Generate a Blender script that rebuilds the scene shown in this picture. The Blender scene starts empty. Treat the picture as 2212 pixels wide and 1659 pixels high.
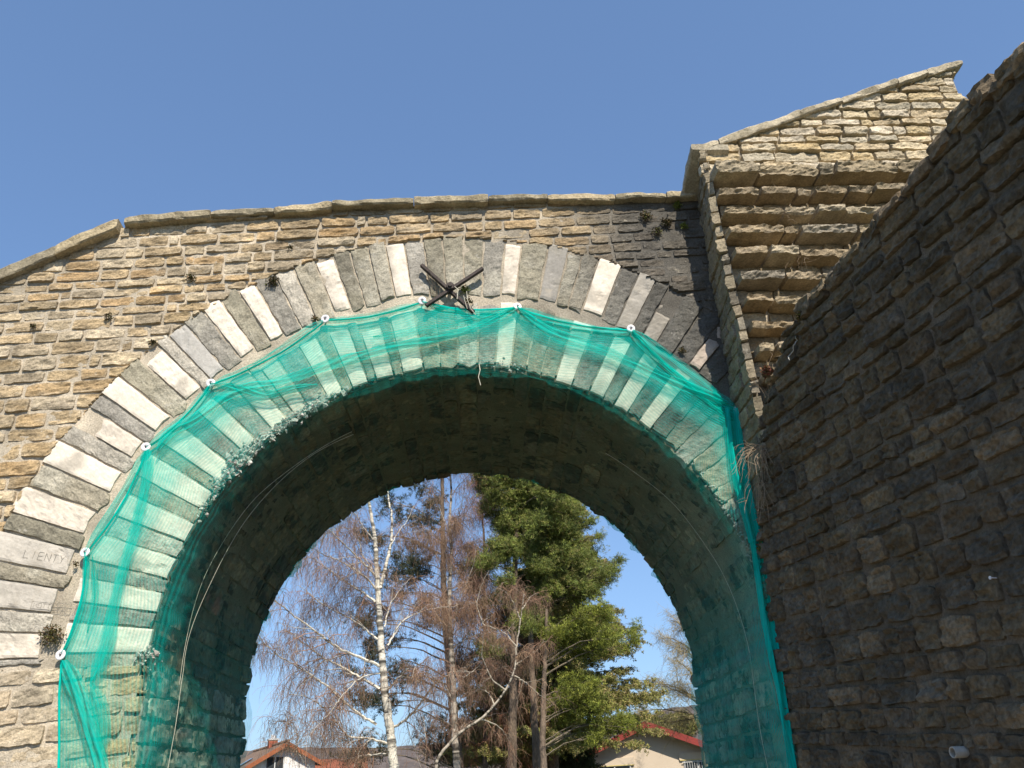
import bpy, math, random
import numpy as np
from mathutils import Vector, Matrix
S = bpy.context.scene
COL = S.collection
# ------------------------------------------------------------------ camera
F_PX, PITCH, ROLL, YAW = 1800.63, 0.44821, 0.05351, 0.04957     # focal length in px of a 2212 px wide frame
CAM = np.array([0.079, -5.783, 1.6])
FW = np.array([math.sin(YAW)*math.cos(PITCH), math.cos(YAW)*math.cos(PITCH), math.sin(PITCH)])
RT0 = np.array([math.cos(YAW), -math.sin(YAW), 0.0]); UP0 = np.cross(RT0, FW)
RT = math.cos(ROLL)*RT0 - math.sin(ROLL)*UP0
UP = math.sin(ROLL)*RT0 + math.cos(ROLL)*UP0
cd = bpy.data.cameras.new('camera'); cam = bpy.data.objects.new('camera', cd); COL.objects.link(cam)
cam.matrix_world = Matrix(((RT[0], UP[0], -FW[0], CAM[0]), (RT[1], UP[1], -FW[1], CAM[1]), (RT[2], UP[2], -FW[2], CAM[2]), (0, 0, 0, 1)))
cd.sensor_width = 36; cd.lens = F_PX/2212*36; cd.clip_start = 0.05; cd.clip_end = 6000
S.camera = cam
# ------------------------------------------------------------------ light
SUN_AZ, SUN_EL = math.radians(15), math.radians(48)      # azimuth: to the right of straight behind the camera
sdir = Vector((math.sin(SUN_AZ)*math.cos(SUN_EL), -math.cos(SUN_AZ)*math.cos(SUN_EL), math.sin(SUN_EL)))
w = bpy.data.worlds.new('World'); S.world = w; w.use_nodes = True
nt = w.node_tree; bg = nt.nodes['Background']
sky = nt.nodes.new('ShaderNodeTexSky'); sky.sky_type = 'NISHITA'; sky.sun_disc = False
sky.sun_elevation = SUN_EL; sky.sun_rotation = math.pi - SUN_AZ; sky.altitude = 200; sky.air_density = 1.0; sky.dust_density = 0.8; sky.ozone_density = 2.2
gm = nt.nodes.new('ShaderNodeGamma'); gm.inputs[1].default_value = .62; nt.links.new(sky.outputs[0], gm.inputs[0])
vm = nt.nodes.new('ShaderNodeVectorMath'); vm.operation = 'MULTIPLY'; vm.inputs[1].default_value = (.86, 1.13, 1.5); nt.links.new(gm.outputs[0], vm.inputs[0])
nt.links.new(vm.outputs[0], bg.inputs[0]); bg.inputs[1].default_value = 0.15
sl = bpy.data.lights.new('sun', 'SUN'); sl.energy = 5.0; sl.angle = math.radians(0.5); sl.color = (1.0, .91, .77)
so = bpy.data.objects.new('sun', sl); COL.objects.link(so); so.rotation_euler = sdir.to_track_quat('Z', 'Y').to_euler()
so.location = sdir*40
S.view_settings.view_transform = 'Standard'; S.view_settings.look = 'None'; S.view_settings.exposure = 0.5; S.view_settings.gamma = 1
S.cycles.max_bounces = 8; S.cycles.diffuse_bounces = 4; S.cycles.transparent_max_bounces = 24
S.cycles.use_denoising = True
# ------------------------------------------------------------------ noise and mesh helpers
def vn(x, y, seed=0):
    x = np.asarray(x, float); y = np.asarray(y, float); x, y = np.broadcast_arrays(x, y)
    xi = np.floor(x).astype(np.int64); yi = np.floor(y).astype(np.int64); fx = x-xi; fy = y-yi
    fx = fx*fx*(3-2*fx); fy = fy*fy*(3-2*fy)
    def h(a, b):
        n = (a*374761393 + b*668265263 + np.asarray(seed).astype(np.int64)*1442695041) & 0x7fffffff
        n = ((n ^ (n >> 13))*1274126177) & 0x7fffffff
        return ((n ^ (n >> 16)) & 0xffff)/32768.0-1
    return (h(xi, yi)*(1-fx)+h(xi+1, yi)*fx)*(1-fy)+(h(xi, yi+1)*(1-fx)+h(xi+1, yi+1)*fx)*fy
def fbm(x, y, seed=0, o=3, g=.5):
    s = 0; a = 1; t = 0
    for k in range(o):
        s = s+a*vn(np.asarray(x)*2**k, np.asarray(y)*2**k, np.asarray(seed)+17*k); t += a; a *= g
    return s/t
class MB:
    """collects grids, tubes and loose faces, then links them as one mesh"""
    def __init__(s): s.v = []; s.f4 = []; s.f3 = []; s.c = []; s.n = 0; s.uv = []; s.mi4 = []; s.mi3 = []
    def add(s, v, f4=None, f3=None, col=None, uv=None, mi=0):
        v = np.asarray(v, float).reshape(-1, 3); n = len(v)
        if f4 is not None and len(f4): s.f4.append(np.asarray(f4, np.int64)+s.n); s.mi4.append(np.full(len(f4), mi))
        if f3 is not None and len(f3): s.f3.append(np.asarray(f3, np.int64)+s.n); s.mi3.append(np.full(len(f3), mi))
        s.v.append(v)
        c = np.ones((n, 4)); c[:, :3] = 0.5 if col is None else col; s.c.append(c)
        u = np.zeros((n, 2)); 
        if uv is not None: u[:] = uv
        s.uv.append(u); s.n += n
    def grid(s, P, col=None, uv=None, keep=None, mi=0):
        m, n = P.shape[:2]; i = np.arange(m*n).reshape(m, n)
        f = np.stack([i[:-1, :-1], i[1:, :-1], i[1:, 1:], i[:-1, 1:]], -1)
        if keep is not None: f = f[keep]
        f = f.reshape(-1, 4)
        if col is not None and np.ndim(col) > 1: col = np.asarray(col).reshape(-1, 3)
        s.add(P.reshape(-1, 3), f, None, col, None if uv is None else uv.reshape(-1, 2), mi)
    def box(s, a, b, col=None, M=None, mi=0):
        (x0, y0, z0), (x1, y1, z1) = a, b
        v = np.array([(x0, y0, z0), (x1, y0, z0), (x1, y1, z0), (x0, y1, z0), (x0, y0, z1), (x1, y0, z1), (x1, y1, z1), (x0, y1, z1)], float)
        if M is not None: v = np.array([M(*q) for q in v])
        s.add(v, [(0, 3, 2, 1), (4, 5, 6, 7), (0, 1, 5, 4), (1, 2, 6, 5), (2, 3, 7, 6), (3, 0, 4, 7)], None, col, None, mi)
    def tube(s, pts, rad, k=5, col=None, cap=False):
        p = np.asarray(pts, float); n = len(p); r = np.broadcast_to(np.asarray(rad, float), (n,))
        t = np.gradient(p, axis=0); t /= np.linalg.norm(t, axis=1)[:, None]+1e-9
        ref = np.array([0, 0, 1.]) if abs(t[:, 2]).mean() < .8 else np.array([1., 0, 0])
        a = np.cross(t, ref); a /= np.linalg.norm(a, axis=1)[:, None]+1e-9; b = np.cross(t, a)
        ang = np.arange(k)*2*math.pi/k
        V = p[:, None]+r[:, None, None]*(np.cos(ang)[None, :, None]*a[:, None]+np.sin(ang)[None, :, None]*b[:, None])
        i = np.arange(n*k).reshape(n, k); j = np.roll(i, -1, 1)
        f = np.stack([i[:-1], j[:-1], j[1:], i[1:]], -1).reshape(-1, 4)
        if cap and k >= 4:
            V = np.concatenate([V.reshape(-1, 3), p[:1], p[-1:]]); c0 = n*k
            f3 = [(c0, (q+1) % k, q) for q in range(k)]+[(c0+1, (n-1)*k+q, (n-1)*k+(q+1) % k) for q in range(k)]
            s.add(V, f, f3, col); return
        cc = None
        if col is not None and np.ndim(col) > 1: cc = np.repeat(np.asarray(col), k, axis=0)
        s.add(V.reshape(-1, 3), f, None, cc if cc is not None else col)
    def prism(s, poly, y0, y1, M, col=None, mi=0):
        """polygon (u,v) extruded between y0 and y1, placed by M(u,v,y)"""
        n = len(poly); V = [M(u, v, y0) for u, v in poly]+[M(u, v, y1) for u, v in poly]
        base = s.n; s.add(V, [(i, (i+1) % n, n+(i+1) % n, n+i) for i in range(n)], None, col, None, mi)
        # caps as fans around the centroid
        c0 = np.mean(V[:n], 0); c1 = np.mean(V[n:], 0)
        s.add(list(V[:n])+[c0], None, [((i+1) % n, i, n) for i in range(n)], col, None, mi)
        s.add(list(V[n:])+[c1], None, [(i, (i+1) % n, n) for i in range(n)], col, None, mi)
    def build(s, name, mats, parent=None, smooth=False, at=None):
        V = np.concatenate(s.v)
        if at is not None: V = V-np.asarray(at)
        f4 = np.concatenate(s.f4) if s.f4 else np.zeros((0, 4), np.int64); f3 = np.concatenate(s.f3) if s.f3 else np.zeros((0, 3), np.int64)
        me = bpy.data.meshes.new(name); me.vertices.add(len(V)); me.vertices.foreach_set('co', V.astype(np.float32).ravel())
        L = np.concatenate([f4.ravel(), f3.ravel()]); me.loops.add(len(L)); me.loops.foreach_set('vertex_index', L.astype(np.int32))
        st = np.concatenate([np.arange(len(f4))*4, len(f4)*4+np.arange(len(f3))*3]); me.polygons.add(len(st))
        me.polygons.foreach_set('loop_start', st.astype(np.int32))
        mi = np.concatenate(([np.concatenate(s.mi4)] if s.mi4 else [])+([np.concatenate(s.mi3)] if s.mi3 else []))
        me.polygons.foreach_set('material_index', mi.astype(np.int32))
        me.polygons.foreach_set('use_smooth', np.full(len(st), smooth))
        ca = me.color_attributes.new('col', 'FLOAT_COLOR', 'POINT'); ca.data.foreach_set('color', np.concatenate(s.c).astype(np.float32).ravel())
        UV = np.concatenate(s.uv)
        if UV.any():
            ul = me.uv_layers.new(name='UVMap'); ul.data.foreach_set('uv', UV[L].astype(np.float32).ravel())
        me.update(calc_edges=True); me.validate()
        for m in (mats if isinstance(mats, (list, tuple)) else [mats]): me.materials.append(m)
        o = bpy.data.objects.new(name, me); COL.objects.link(o)
        if parent is not None: o.parent = parent
        if at is not None: o.location = at
        return o
def tag(o, label=None, cat=None, group=None, kind=None):
    if label: o['label'] = label
    if cat: o['category'] = cat
    if group: o['group'] = group
    if kind: o['kind'] = kind
    return o
def thing(name, label, cat, group=None):
    o = bpy.data.objects.new(name, None); COL.objects.link(o); o.empty_display_size = .1
    return tag(o, label, cat, group)
def settle(root, loc):
    """put the Empty at the base of its thing, parts staying where they are"""
    root.location = loc
    for ch in root.children: ch.location = Vector(ch.location)-Vector(loc)
# ------------------------------------------------------------------ materials
def mat(name, base=None, rough=.9, attr=True, n1=(9, .5), n2=(45, .35), bump=.35, bscale=70, bdist=.02, spots=None, stretch=None, mult=1.0, spec=.2):
    m = bpy.data.materials.new(name); m.use_nodes = True; t = m.node_tree; N = t.nodes; L = t.links
    b = N['Principled BSDF']; b.inputs['Roughness'].default_value = rough; b.inputs['Specular IOR Level'].default_value = spec
    tc = N.new('ShaderNodeTexCoord'); src = tc.outputs['Object']
    if stretch:
        mp = N.new('ShaderNodeMapping'); mp.inputs['Scale'].default_value = stretch; L.new(src, mp.inputs[0]); src = mp.outputs[0]
    if attr:
        a = N.new('ShaderNodeAttribute'); a.attribute_name = 'col'; c = a.outputs['Color']
    else:
        r = N.new('ShaderNodeRGB'); r.outputs[0].default_value = (*base, 1); c = r.outputs[0]
    def noise(sc, det=4, ro=.6):
        n = N.new('ShaderNodeTexNoise'); n.inputs['Scale'].default_value = sc; n.inputs['Detail'].default_value = det; n.inputs['Roughness'].default_value = ro; L.new(src, n.inputs['Vector']); return n.outputs['Fac']
    def mulc(c, fac, lo, hi):
        mr = N.new('ShaderNodeMapRange'); mr.inputs[1].default_value = .3; mr.inputs[2].default_value = .7; mr.inputs[3].default_value = lo; mr.inputs[4].default_value = hi; mr.clamp = True; L.new(fac, mr.inputs[0])
        v = N.new('ShaderNodeVectorMath'); v.operation = 'SCALE'; L.new(c, v.inputs[0]); L.new(mr.outputs[0], v.inputs['Scale']); return v.outputs[0]
    for sc, amp in (n1, n2):
        if amp: c = mulc(c, noise(sc), 1-amp, 1+amp*.7)
    if spots:
        for sc, th, colr, amt in spots:
            f = noise(sc, 5, .7); mr = N.new('ShaderNodeMapRange'); mr.inputs[1].default_value = th; mr.inputs[2].default_value = th+.07; mr.inputs[4].default_value = amt; L.new(f, mr.inputs[0])
            mx = N.new('ShaderNodeMix'); mx.data_type = 'RGBA'; mx.inputs['B'].default_value = (*colr, 1); L.new(mr.outputs[0], mx.inputs['Factor']); L.new(c, mx.inputs['A']); c = mx.outputs['Result']
    L.new(c, b.inputs['Base Color'])
    if bump:
        bp = N.new('ShaderNodeBump'); bp.inputs['Strength'].default_value = bump; bp.inputs['Distance'].default_value = bdist; L.new(noise(bscale, 6, .75), bp.inputs['Height']); L.new(bp.outputs[0], b.inputs['Normal'])
    return m
M_STONE = mat('limestone_rubble', n1=(7, .32), n2=(60, .36), bump=.8, bscale=45, bdist=.02, spots=[(13, .62, (.5, .45, .36), .5), (21, .66, (.13, .12, .1), .6)])
M_MORTAR = mat('lime_mortar', n1=(3.5, .32), n2=(90, .35), bump=.8, bscale=110, bdist=.012, spots=[(9, .64, (.16, .15, .13), .6)])
M_WHITE = mat('white_limestone', n1=(4, .12), n2=(40, .14), bump=.45, bscale=40, bdist=.012, spots=[(9, .6, (.42, .37, .30), .5), (26, .68, (.25, .22, .18), .5)])
M_GREY = mat('grey_voussoir_stone', n1=(8, .25), n2=(70, .38), bump=.7, bscale=70, bdist=.015, spots=[(10, .62, (.42, .4, .36), .6), (17, .67, (.07, .07, .065), .7)])
M_DARK = mat('weathered_wall_stone', n1=(4, .4), n2=(38, .45), bump=.9, bscale=40, bdist=.025, spots=[(9, .66, (.2, .16, .105), .55), (27, .7, (.26, .25, .22), .45)])
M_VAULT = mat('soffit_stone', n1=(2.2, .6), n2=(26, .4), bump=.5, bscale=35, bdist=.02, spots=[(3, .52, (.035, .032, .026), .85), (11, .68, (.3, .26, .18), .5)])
M_IRON = mat('wrought_iron', (.055, .042, .038), rough=.6, attr=False, n1=(20, .4), n2=(80, .3), bump=.3, bscale=120, spots=[(30, .6, (.11, .05, .03), .5)])
M_ZINC = mat('zinc_washer', (.72, .7, .72), rough=.42, attr=False, n1=(30, .1), n2=(90, .1), bump=.05, spec=.5)
M_PLAST = mat('white_plastic', (.42, .40, .36), rough=.5, attr=False, n1=(30, .1), n2=(90, .1), bump=.05)
M_MOSS = mat('moss', n1=(30, .4), n2=(90, .3), bump=0)
M_CORD = mat('cord_fibre', (.55, .52, .42), attr=False, n1=(20, .2), n2=(90, .2), bump=0)
M_TWIG = mat('dry_stalk', (.34, .26, .18), attr=False, n1=(8, .3), n2=(90, .2), bump=0)
def net_mat():
    m = bpy.data.materials.new('debris_netting'); m.use_nodes = True; t = m.node_tree; N = t.nodes; L = t.links; N.clear()
    out = N.new('ShaderNodeOutputMaterial'); tr = N.new('ShaderNodeBsdfTransparent'); tr.inputs[0].default_value = (.90, .97, .94, 1)
    di = N.new('ShaderNodeBsdfDiffuse'); di.inputs[0].default_value = (.006, .66, .57, 1); tl = N.new('ShaderNodeBsdfTranslucent'); tl.inputs[0].default_value = (.008, .66, .58, 1)
    mx = N.new('ShaderNodeMixShader'); mx.inputs[0].default_value = .42; L.new(di.outputs[0], mx.inputs[1]); L.new(tl.outputs[0], mx.inputs[2])
    a = N.new('ShaderNodeAttribute'); a.attribute_name = 'col'
    uv = N.new('ShaderNodeUVMap'); sp = N.new('ShaderNodeSeparateXYZ'); L.new(uv.outputs[0], sp.inputs[0])
    def sinw(o, k, ph=None):
        q = N.new('ShaderNodeMath'); q.operation = 'MULTIPLY'; q.inputs[1].default_value = k; L.new(o, q.inputs[0])
        r = N.new('ShaderNodeMath'); r.operation = 'SINE'; L.new(q.outputs[0], r.inputs[0]); return r.outputs[0]
    s1 = sinw(sp.outputs['Y'], 2*math.pi/.021); s2 = sinw(sp.outputs['X'], 2*math.pi/.11)
    nz = N.new('ShaderNodeTexNoise'); nz.inputs['Scale'].default_value = 7; nz.inputs['Detail'].default_value = 4; L.new(uv.outputs[0], nz.inputs['Vector'])
    def ma(o, a_, b_):
        q = N.new('ShaderNodeMath'); q.operation = 'MULTIPLY_ADD'; q.inputs[1].default_value = a_; L.new(o, q.inputs[0])
        if isinstance(b_, float): q.inputs[2].default_value = b_
        else: L.new(b_, q.inputs[2])
        return q.outputs[0]
    sr = N.new('ShaderNodeSeparateColor'); L.new(a.outputs['Color'], sr.inputs[0])
    v = ma(s1, .10, sr.outputs[0]); v = ma(nz.outputs['Fac'], .16, v); v = ma(s2, .03, v)
    q = N.new('ShaderNodeMath'); q.operation = 'SUBTRACT'; q.inputs[1].default_value = .08; q.use_clamp = True; L.new(v, q.inputs[0])
    mm = N.new('ShaderNodeMixShader'); L.new(q.outputs[0], mm.inputs[0]); L.new(tr.outputs[0], mm.inputs[1]); L.new(mx.outputs[0], mm.inputs[2]); L.new(mm.outputs[0], out.inputs[0])
    return m
M_NET = net_mat()
# ------------------------------------------------------------------ frames of the masonry
R, ASP, SK, Z0, LT = 2.1, 1.017, 0.0473, 2.416, 2.415      # arch radius, rise factor, skew of the front, springing height, depth of the passage
EU = np.array([1, SK, 0])/math.hypot(1, SK); NF = np.array([SK, -1, 0])/math.hypot(1, SK); EZ = np.array([0, 0, 1.])
def fac(u, v, n=0.):      # front face: u right, v up from the springing, n out towards the viewer
    u, v, n = np.broadcast_arrays(np.asarray(u, float), v, n)
    return u[..., None]*EU+(v+Z0)[..., None]*EZ+n[..., None]*NF
WA = math.radians(8); WD = np.array([math.sin(WA), -math.cos(WA), 0]); WN = np.array([-math.cos(WA), -math.sin(WA), 0]); W0 = np.array([2.07, 2.07*SK, 0])
def wing(d, z, n=0.):     # wing wall: d out from the front face, z up from the ground, n towards the road
    d, z, n = np.broadcast_arrays(np.asarray(d, float), z, n)
    return W0+d[..., None]*WD+z[..., None]*EZ+n[..., None]*WN
def intr(dep, s, n=0.):   # inside of the arch: dep into the passage, s along the curve from the right springing, n inward
    dep, s, n = np.broadcast_arrays(np.asarray(dep, float), s, n)
    th = np.clip(s/R, 0, math.pi); ex = np.where(s < 0, s, np.where(s > math.pi*R, -(s-math.pi*R), 0))
    x = (R-n)*np.cos(th); z = Z0+ASP*(R-n)*np.sin(th)+ex
    return np.stack([x, dep+SK*x, z], -1)
# ------------------------------------------------------------------ rubble masonry
def pick(rng, pal):
    c = np.array(pal[rng.choice(len(pal), p=None)], float); return c*rng.uniform(.82, 1.15)
def stone(mb, M, uc, vc, hw, hh, H, rng, res, col, base=0., rough=.012, keep=None, tilt=0., lift=.5, colf=None, wob=.1, back=-.03, hard=False, Hf=None, smear=None):
    nu = max(3, int(2*hw/res)); nv = max(3, int(2*hh/(res*.8)))
    da = min(.3, .007/hw); db = min(.3, .007/hh)
    a = np.concatenate([[-1], np.linspace(-1+da, 1-da, nu), [1]]); b = np.concatenate([[-1], np.linspace(-1+db, 1-db, nv), [1]])
    A, B = np.meshgrid(a, b, indexing='ij'); sd = int(rng.integers(1, 1 << 20))
    rd = rng.uniform(.06, .2)
    U = A*hw*(1-rd*.6*np.abs(B)**5+wob*.35*vn(B*1.7+3, A*0+.5, sd)); V = B*hh*(1-rd*np.abs(A)**7+wob*vn(A*2.1*max(1, hw/.1), B*.6, sd+5))
    j = rng.normal(0, .035, 4); V = V+hh*A*(j[0]*1.2)+hh*A*B*j[1]; U = U+hh*.5*B*j[2]*2
    V = V+tilt*U
    U = U+.0035*fbm(A*hw*38, B*hh*38, sd+31, 2); V = V+.0045*fbm(A*hw*34, B*hh*34, sd+37, 2)
    e = (1-np.abs(A)**9)*.4+(1-np.abs(B)**6)*.6
    gx, gy = (uc+U), (vc+V)
    rg = 1-np.abs(fbm(gx*7, gy*22, sd, 3))*2
    if Hf is not None: q_ = Hf(uc, vc); H = H*q_; rough = rough*(.5+.5*q_)
    n = base+H*(.45+.55*e)+rough*(rg*.9+1.2*fbm(gx*16, gy*30, sd+9, 4, .65))+rng.normal(0, .006)+H*.35*(-B*lift+A*rng.normal(0, .35))
    n = np.maximum(n, base+.001)
    edge = (np.abs(A) > .999) | (np.abs(B) > .999); n = np.where(edge, back, n)
    if keep is not None:
        k = keep(gx, gy); n = np.where(k, n, back-.01)
        if not k.any(): return
    c = np.broadcast_to(col, A.shape+(3,))*(1+.2*fbm(gx*9, gy*14, sd+3, 3))[..., None]
    mix = np.clip(fbm(gx*5, gy*11, sd+41, 3)*2.2-.6, 0, .4)[..., None]; c = c*(1-mix)+(c.mean()*np.array([1.2, 1.0, .74]) if sd % 3 else c*np.array([1.0, .87, .66]))*mix
    if smear is not None:
        dd = np.minimum((1-np.abs(A))*hw, (1-np.abs(B))*hh); q_ = (np.clip(1-dd/(.012+.012*fbm(gx*12, gy*12, sd+51, 2)), 0, 1)*.6)[..., None]; c = c*(1-q_)+np.array(smear)*q_
    if colf is not None: c = colf(gx, gy, c)
    P = M(gx, gy, n); kk = None
    if keep is not None: kk = (k[:-1, :-1].astype(int)+k[1:, :-1]+k[1:, 1:]+k[:-1, 1:]) >= (4 if hard else 1)
    mb.grid(P, c, keep=kk)
def masonry(mb, M, u0, u1, v0, v1, ch, sw, pal, seed, res=.02, keep=None, H=.02, rough=.012, joint=.011, slope=0., lift=.5, colf=None, base=0., basef=None, back=-.03, hard=False, Hf=None, smear=None):
    rng = np.random.default_rng(seed); v = v0; k = 0
    while v < v1:
        h = rng.uniform(*(ch(v) if callable(ch) else ch)); u = u0-rng.uniform(0, sw[0])
        while u < u1:
            w_ = rng.uniform(*sw) if rng.random() > .06 else sw[0]*.6; um = u+w_/2; vm = v+h/2+slope*um
            ok = True
            if keep is not None:
                q = keep(np.array([um-w_*.5, um, um+w_*.5, um-w_*.5, um, um+w_*.5]), np.array([vm-h*.5, vm-h*.5, vm-h*.5, vm+h*.5, vm+h*.5, vm+h*.5])); ok = bool(np.any(q))
            if ok:
                hh = h/2-joint*rng.uniform(.35, .75)
                stone(mb, M, um, vm+rng.normal(0, .003), w_/2-joint*.5, hh, H*rng.uniform(.6, 1.35), rng, res, pick(rng, pal), base if basef is None else basef(k, rng), rough, keep, slope, lift, colf, back=back, hard=hard, Hf=Hf, smear=smear)
            u += w_
        v += h; k += 1
def mortar(mb, M, u0, u1, v0, v1, st, col, keep=None, amp=.006, seed=5, colf=None, n0=0.):
    u = np.arange(u0, u1+st, st); v = np.arange(v0, v1+st, st); U, V = np.meshgrid(u, v, indexing='ij')
    n = (n0(U, V) if callable(n0) else n0)+amp*fbm(U*9, V*12, seed, 4)
    c = np.broadcast_to(col, U.shape+(3,))*(1+.15*fbm(U*3, V*3, seed+2, 2))[..., None]
    if colf is not None: c = colf(U, V, c)
    kk = None
    if keep is not None:
        q = keep(U, V); kk = q[:-1, :-1] & q[1:, :-1] & q[1:, 1:] & q[:-1, 1:]
    mb.grid(M(U, V, n), c, keep=kk)
# ------------------------------------------------------------------ the stone archway
COP = [(-5.4, 1.90), (-4.65, 2.35), (-3.9, 2.80), (-3.2, 3.215), (-2.76, 3.468), (-2.72, 3.49), (-2.05, 3.567), (-1.54, 3.60), (-1.07, 3.662), (-.39, 3.70), (.243, 3.737), (.757, 3.758), (1.347, 3.772), (1.80, 3.79), (2.06, 3.81)]
cu, cv = np.array(COP).T
top = lambda u: np.interp(u, cu, cv)
RO = 3.30; RM = 2.70; RI2 = 2.655; RO1 = 2.735
def rho(u, v): return np.hypot(u, v/ASP)
def keep_f(u, v): return (v < top(u)-.03) & np.where(v > 0, rho(u, v) > RO-.02, np.abs(u) > R) & (u < 2.16)
def stain(u, v, c):      # black crust on the right of the front, below the coping
    m = 1.5*np.clip((u-.3)/1.1, 0, 1)*np.clip((v-1.2)/.6, 0, 1)+.55*fbm(u*1.9, v*2.6, 71, 4)+.25*fbm(u*9, v*5, 75, 3)-.25
    m2 = np.clip((u+2.2)/.6, 0, 1)*np.clip((v-2.6)/.5, 0, 1)*(.25+.5*fbm(u*3.1, v*3.3, 91, 3))
    m = np.clip(m, 0, .9)*(.55+.45*np.clip((u-.9)/.6, 0, 1)); m = np.clip(np.maximum(m, m2*.7), 0, 1)[..., None]
    return c*(1-m)+np.array([.085, .083, .078])*m
TAN = [(.46, .345, .20), (.43, .325, .195), (.49, .375, .23), (.43, .33, .205), (.52, .42, .28), (.40, .315, .20), (.47, .335, .185), (.38, .31, .215), (.54, .45, .32), (.44, .305, .165), (.48, .36, .21)]
PALE = [(.6, .54, .44), (.56, .49, .38), (.5, .42, .3), (.62, .57, .49)]
arch = thing('stone_archway', 'rubble stone wall pierced by a round arch with striped stone rings under a coping', 'archway')
mb = MB()
def colf(u, v, c):
    c = stain(u, v, c); p = np.clip((-2.2-u)/.2, 0, 1)*np.clip((.7-v)/.5, 0, 1)*.45
    p = p[..., None]; return c*(1-p)+np.array([.6, .53, .42])*p
masonry(mb, fac, -5.3, 2.12, -2.5, 3.9, lambda v: (.098, .132) if v < 2.5 else (.075, .105), (.14, .34), TAN, 11, .019, keep_f, .010, .011, .009, .066, .45, colf, smear=(.56, .48, .36), Hf=lambda u, v: (1.15-.6*min(1, max(0, (u-.2)/1.2)))*(1-.3*min(1, max(0, (-1.8-u)/1.))))
# letters scratched into two of the pale stones on the left
GL = {'L': [(0, 1, 0, 0), (0, 0, .6, 0)], 'I': [(.3, 0, .3, 1)], 'E': [(0, 0, 0, 1), (0, 1, .6, 1), (0, .5, .5, .5), (0, 0, .6, 0)], 'N': [(0, 0, 0, 1), (0, 1, .6, 0), (.6, 0, .6, 1)], 'T': [(.3, 0, .3, 1), (0, 1, .6, 1)], 'Y': [(.3, 0, .3, .5), (.3, .5, 0, 1), (.3, .5, .6, 1)], 'V': [(0, 1, .3, 0), (.3, 0, .6, 1)], 'M': [(0, 0, 0, 1), (0, 1, .3, .4), (.3, .4, .6, 1), (.6, 1, .6, 0)], 'O': [(0, 0, 0, 1), (0, 1, .6, 1), (.6, 1, .6, 0), (.6, 0, 0, 0)], 'A': [(0, 0, .3, 1), (.3, 1, .6, 0), (.12, .4, .48, .4)], '#': [(-.4, -.3, 6.4, -.3), (-.4, 1.3, 6.4, 1.3), (-.4, -.3, -.4, 1.3), (6.4, -.3, 6.4, 1.3)]}
def scratch(m_, txt, u0, v0, u1, v1, h, lab):
    ax = np.array([u1-u0, v1-v0]); Lx = np.linalg.norm(ax); ax /= Lx; up = np.array([-ax[1], ax[0]]); st = Lx/len(txt); k = 0
    for i, ch in enumerate(txt+('#' if lab else '')):
        o = np.array([u0, v0])+ax*st*(0 if ch == '#' else i)
        for a, b, c, d in GL[ch]:
            w_ = st/.85 if ch != '#' else st*len(txt)/6.2
            p = o+ax*a*w_+up*b*h; q = o+ax*c*w_+up*d*h; m_.tube([fac(p[0], p[1], .0165), fac(q[0], q[1], .0165)], .0011, 4, (.37, .34, .29))
scratch(mb, 'LIENTYV', -2.99, .72, -2.66, .66, .05, 0)
scratch(mb, 'MOTTETAL', -2.86, .385, -2.63, .36, .028, 1)
mb.build('facing_stones', M_STONE, arch)
mb = MB(); mortar(mb, fac, -5.4, 2.2, -2.45, 3.9, .03, (.52, .45, .35), lambda u, v: (v < top(u)-.02) & np.where(v > 0, rho(u, v) > R+.03, np.abs(u) > R+.02), colf=stain, n0=lambda u, v: np.where((v > 0) & (rho(u, v) < RO+.03), -.004, .0015))
# rear face, top and end of the wall
SH = LT*SK
def rear(u, v, n=0.): return fac(u, v, -LT+n)
mortar(mb, rear, -5.4, 4.6, -2.45, 3.9, .06, (.3, .26, .2), lambda u, v: (v < 3.75) & np.where(v > 0, rho(u-SH, v) > R+.0, np.abs(u-SH) > R+.0))
U_, N_ = np.meshgrid(np.linspace(-5.4, 4.6, 40), np.linspace(0, -LT, 8), indexing='ij'); mb.grid(fac(U_, top(U_)-.06, N_), (.3, .27, .22))
V_, N_ = np.meshgrid(np.linspace(-2.45, 1.9, 20), np.linspace(0, -LT, 8), indexing='ij'); mb.grid(fac(-5.39+0*V_, V_, N_), (.3, .27, .22))
mb.build('mortar_bed', M_MORTAR, arch, True)
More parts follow.
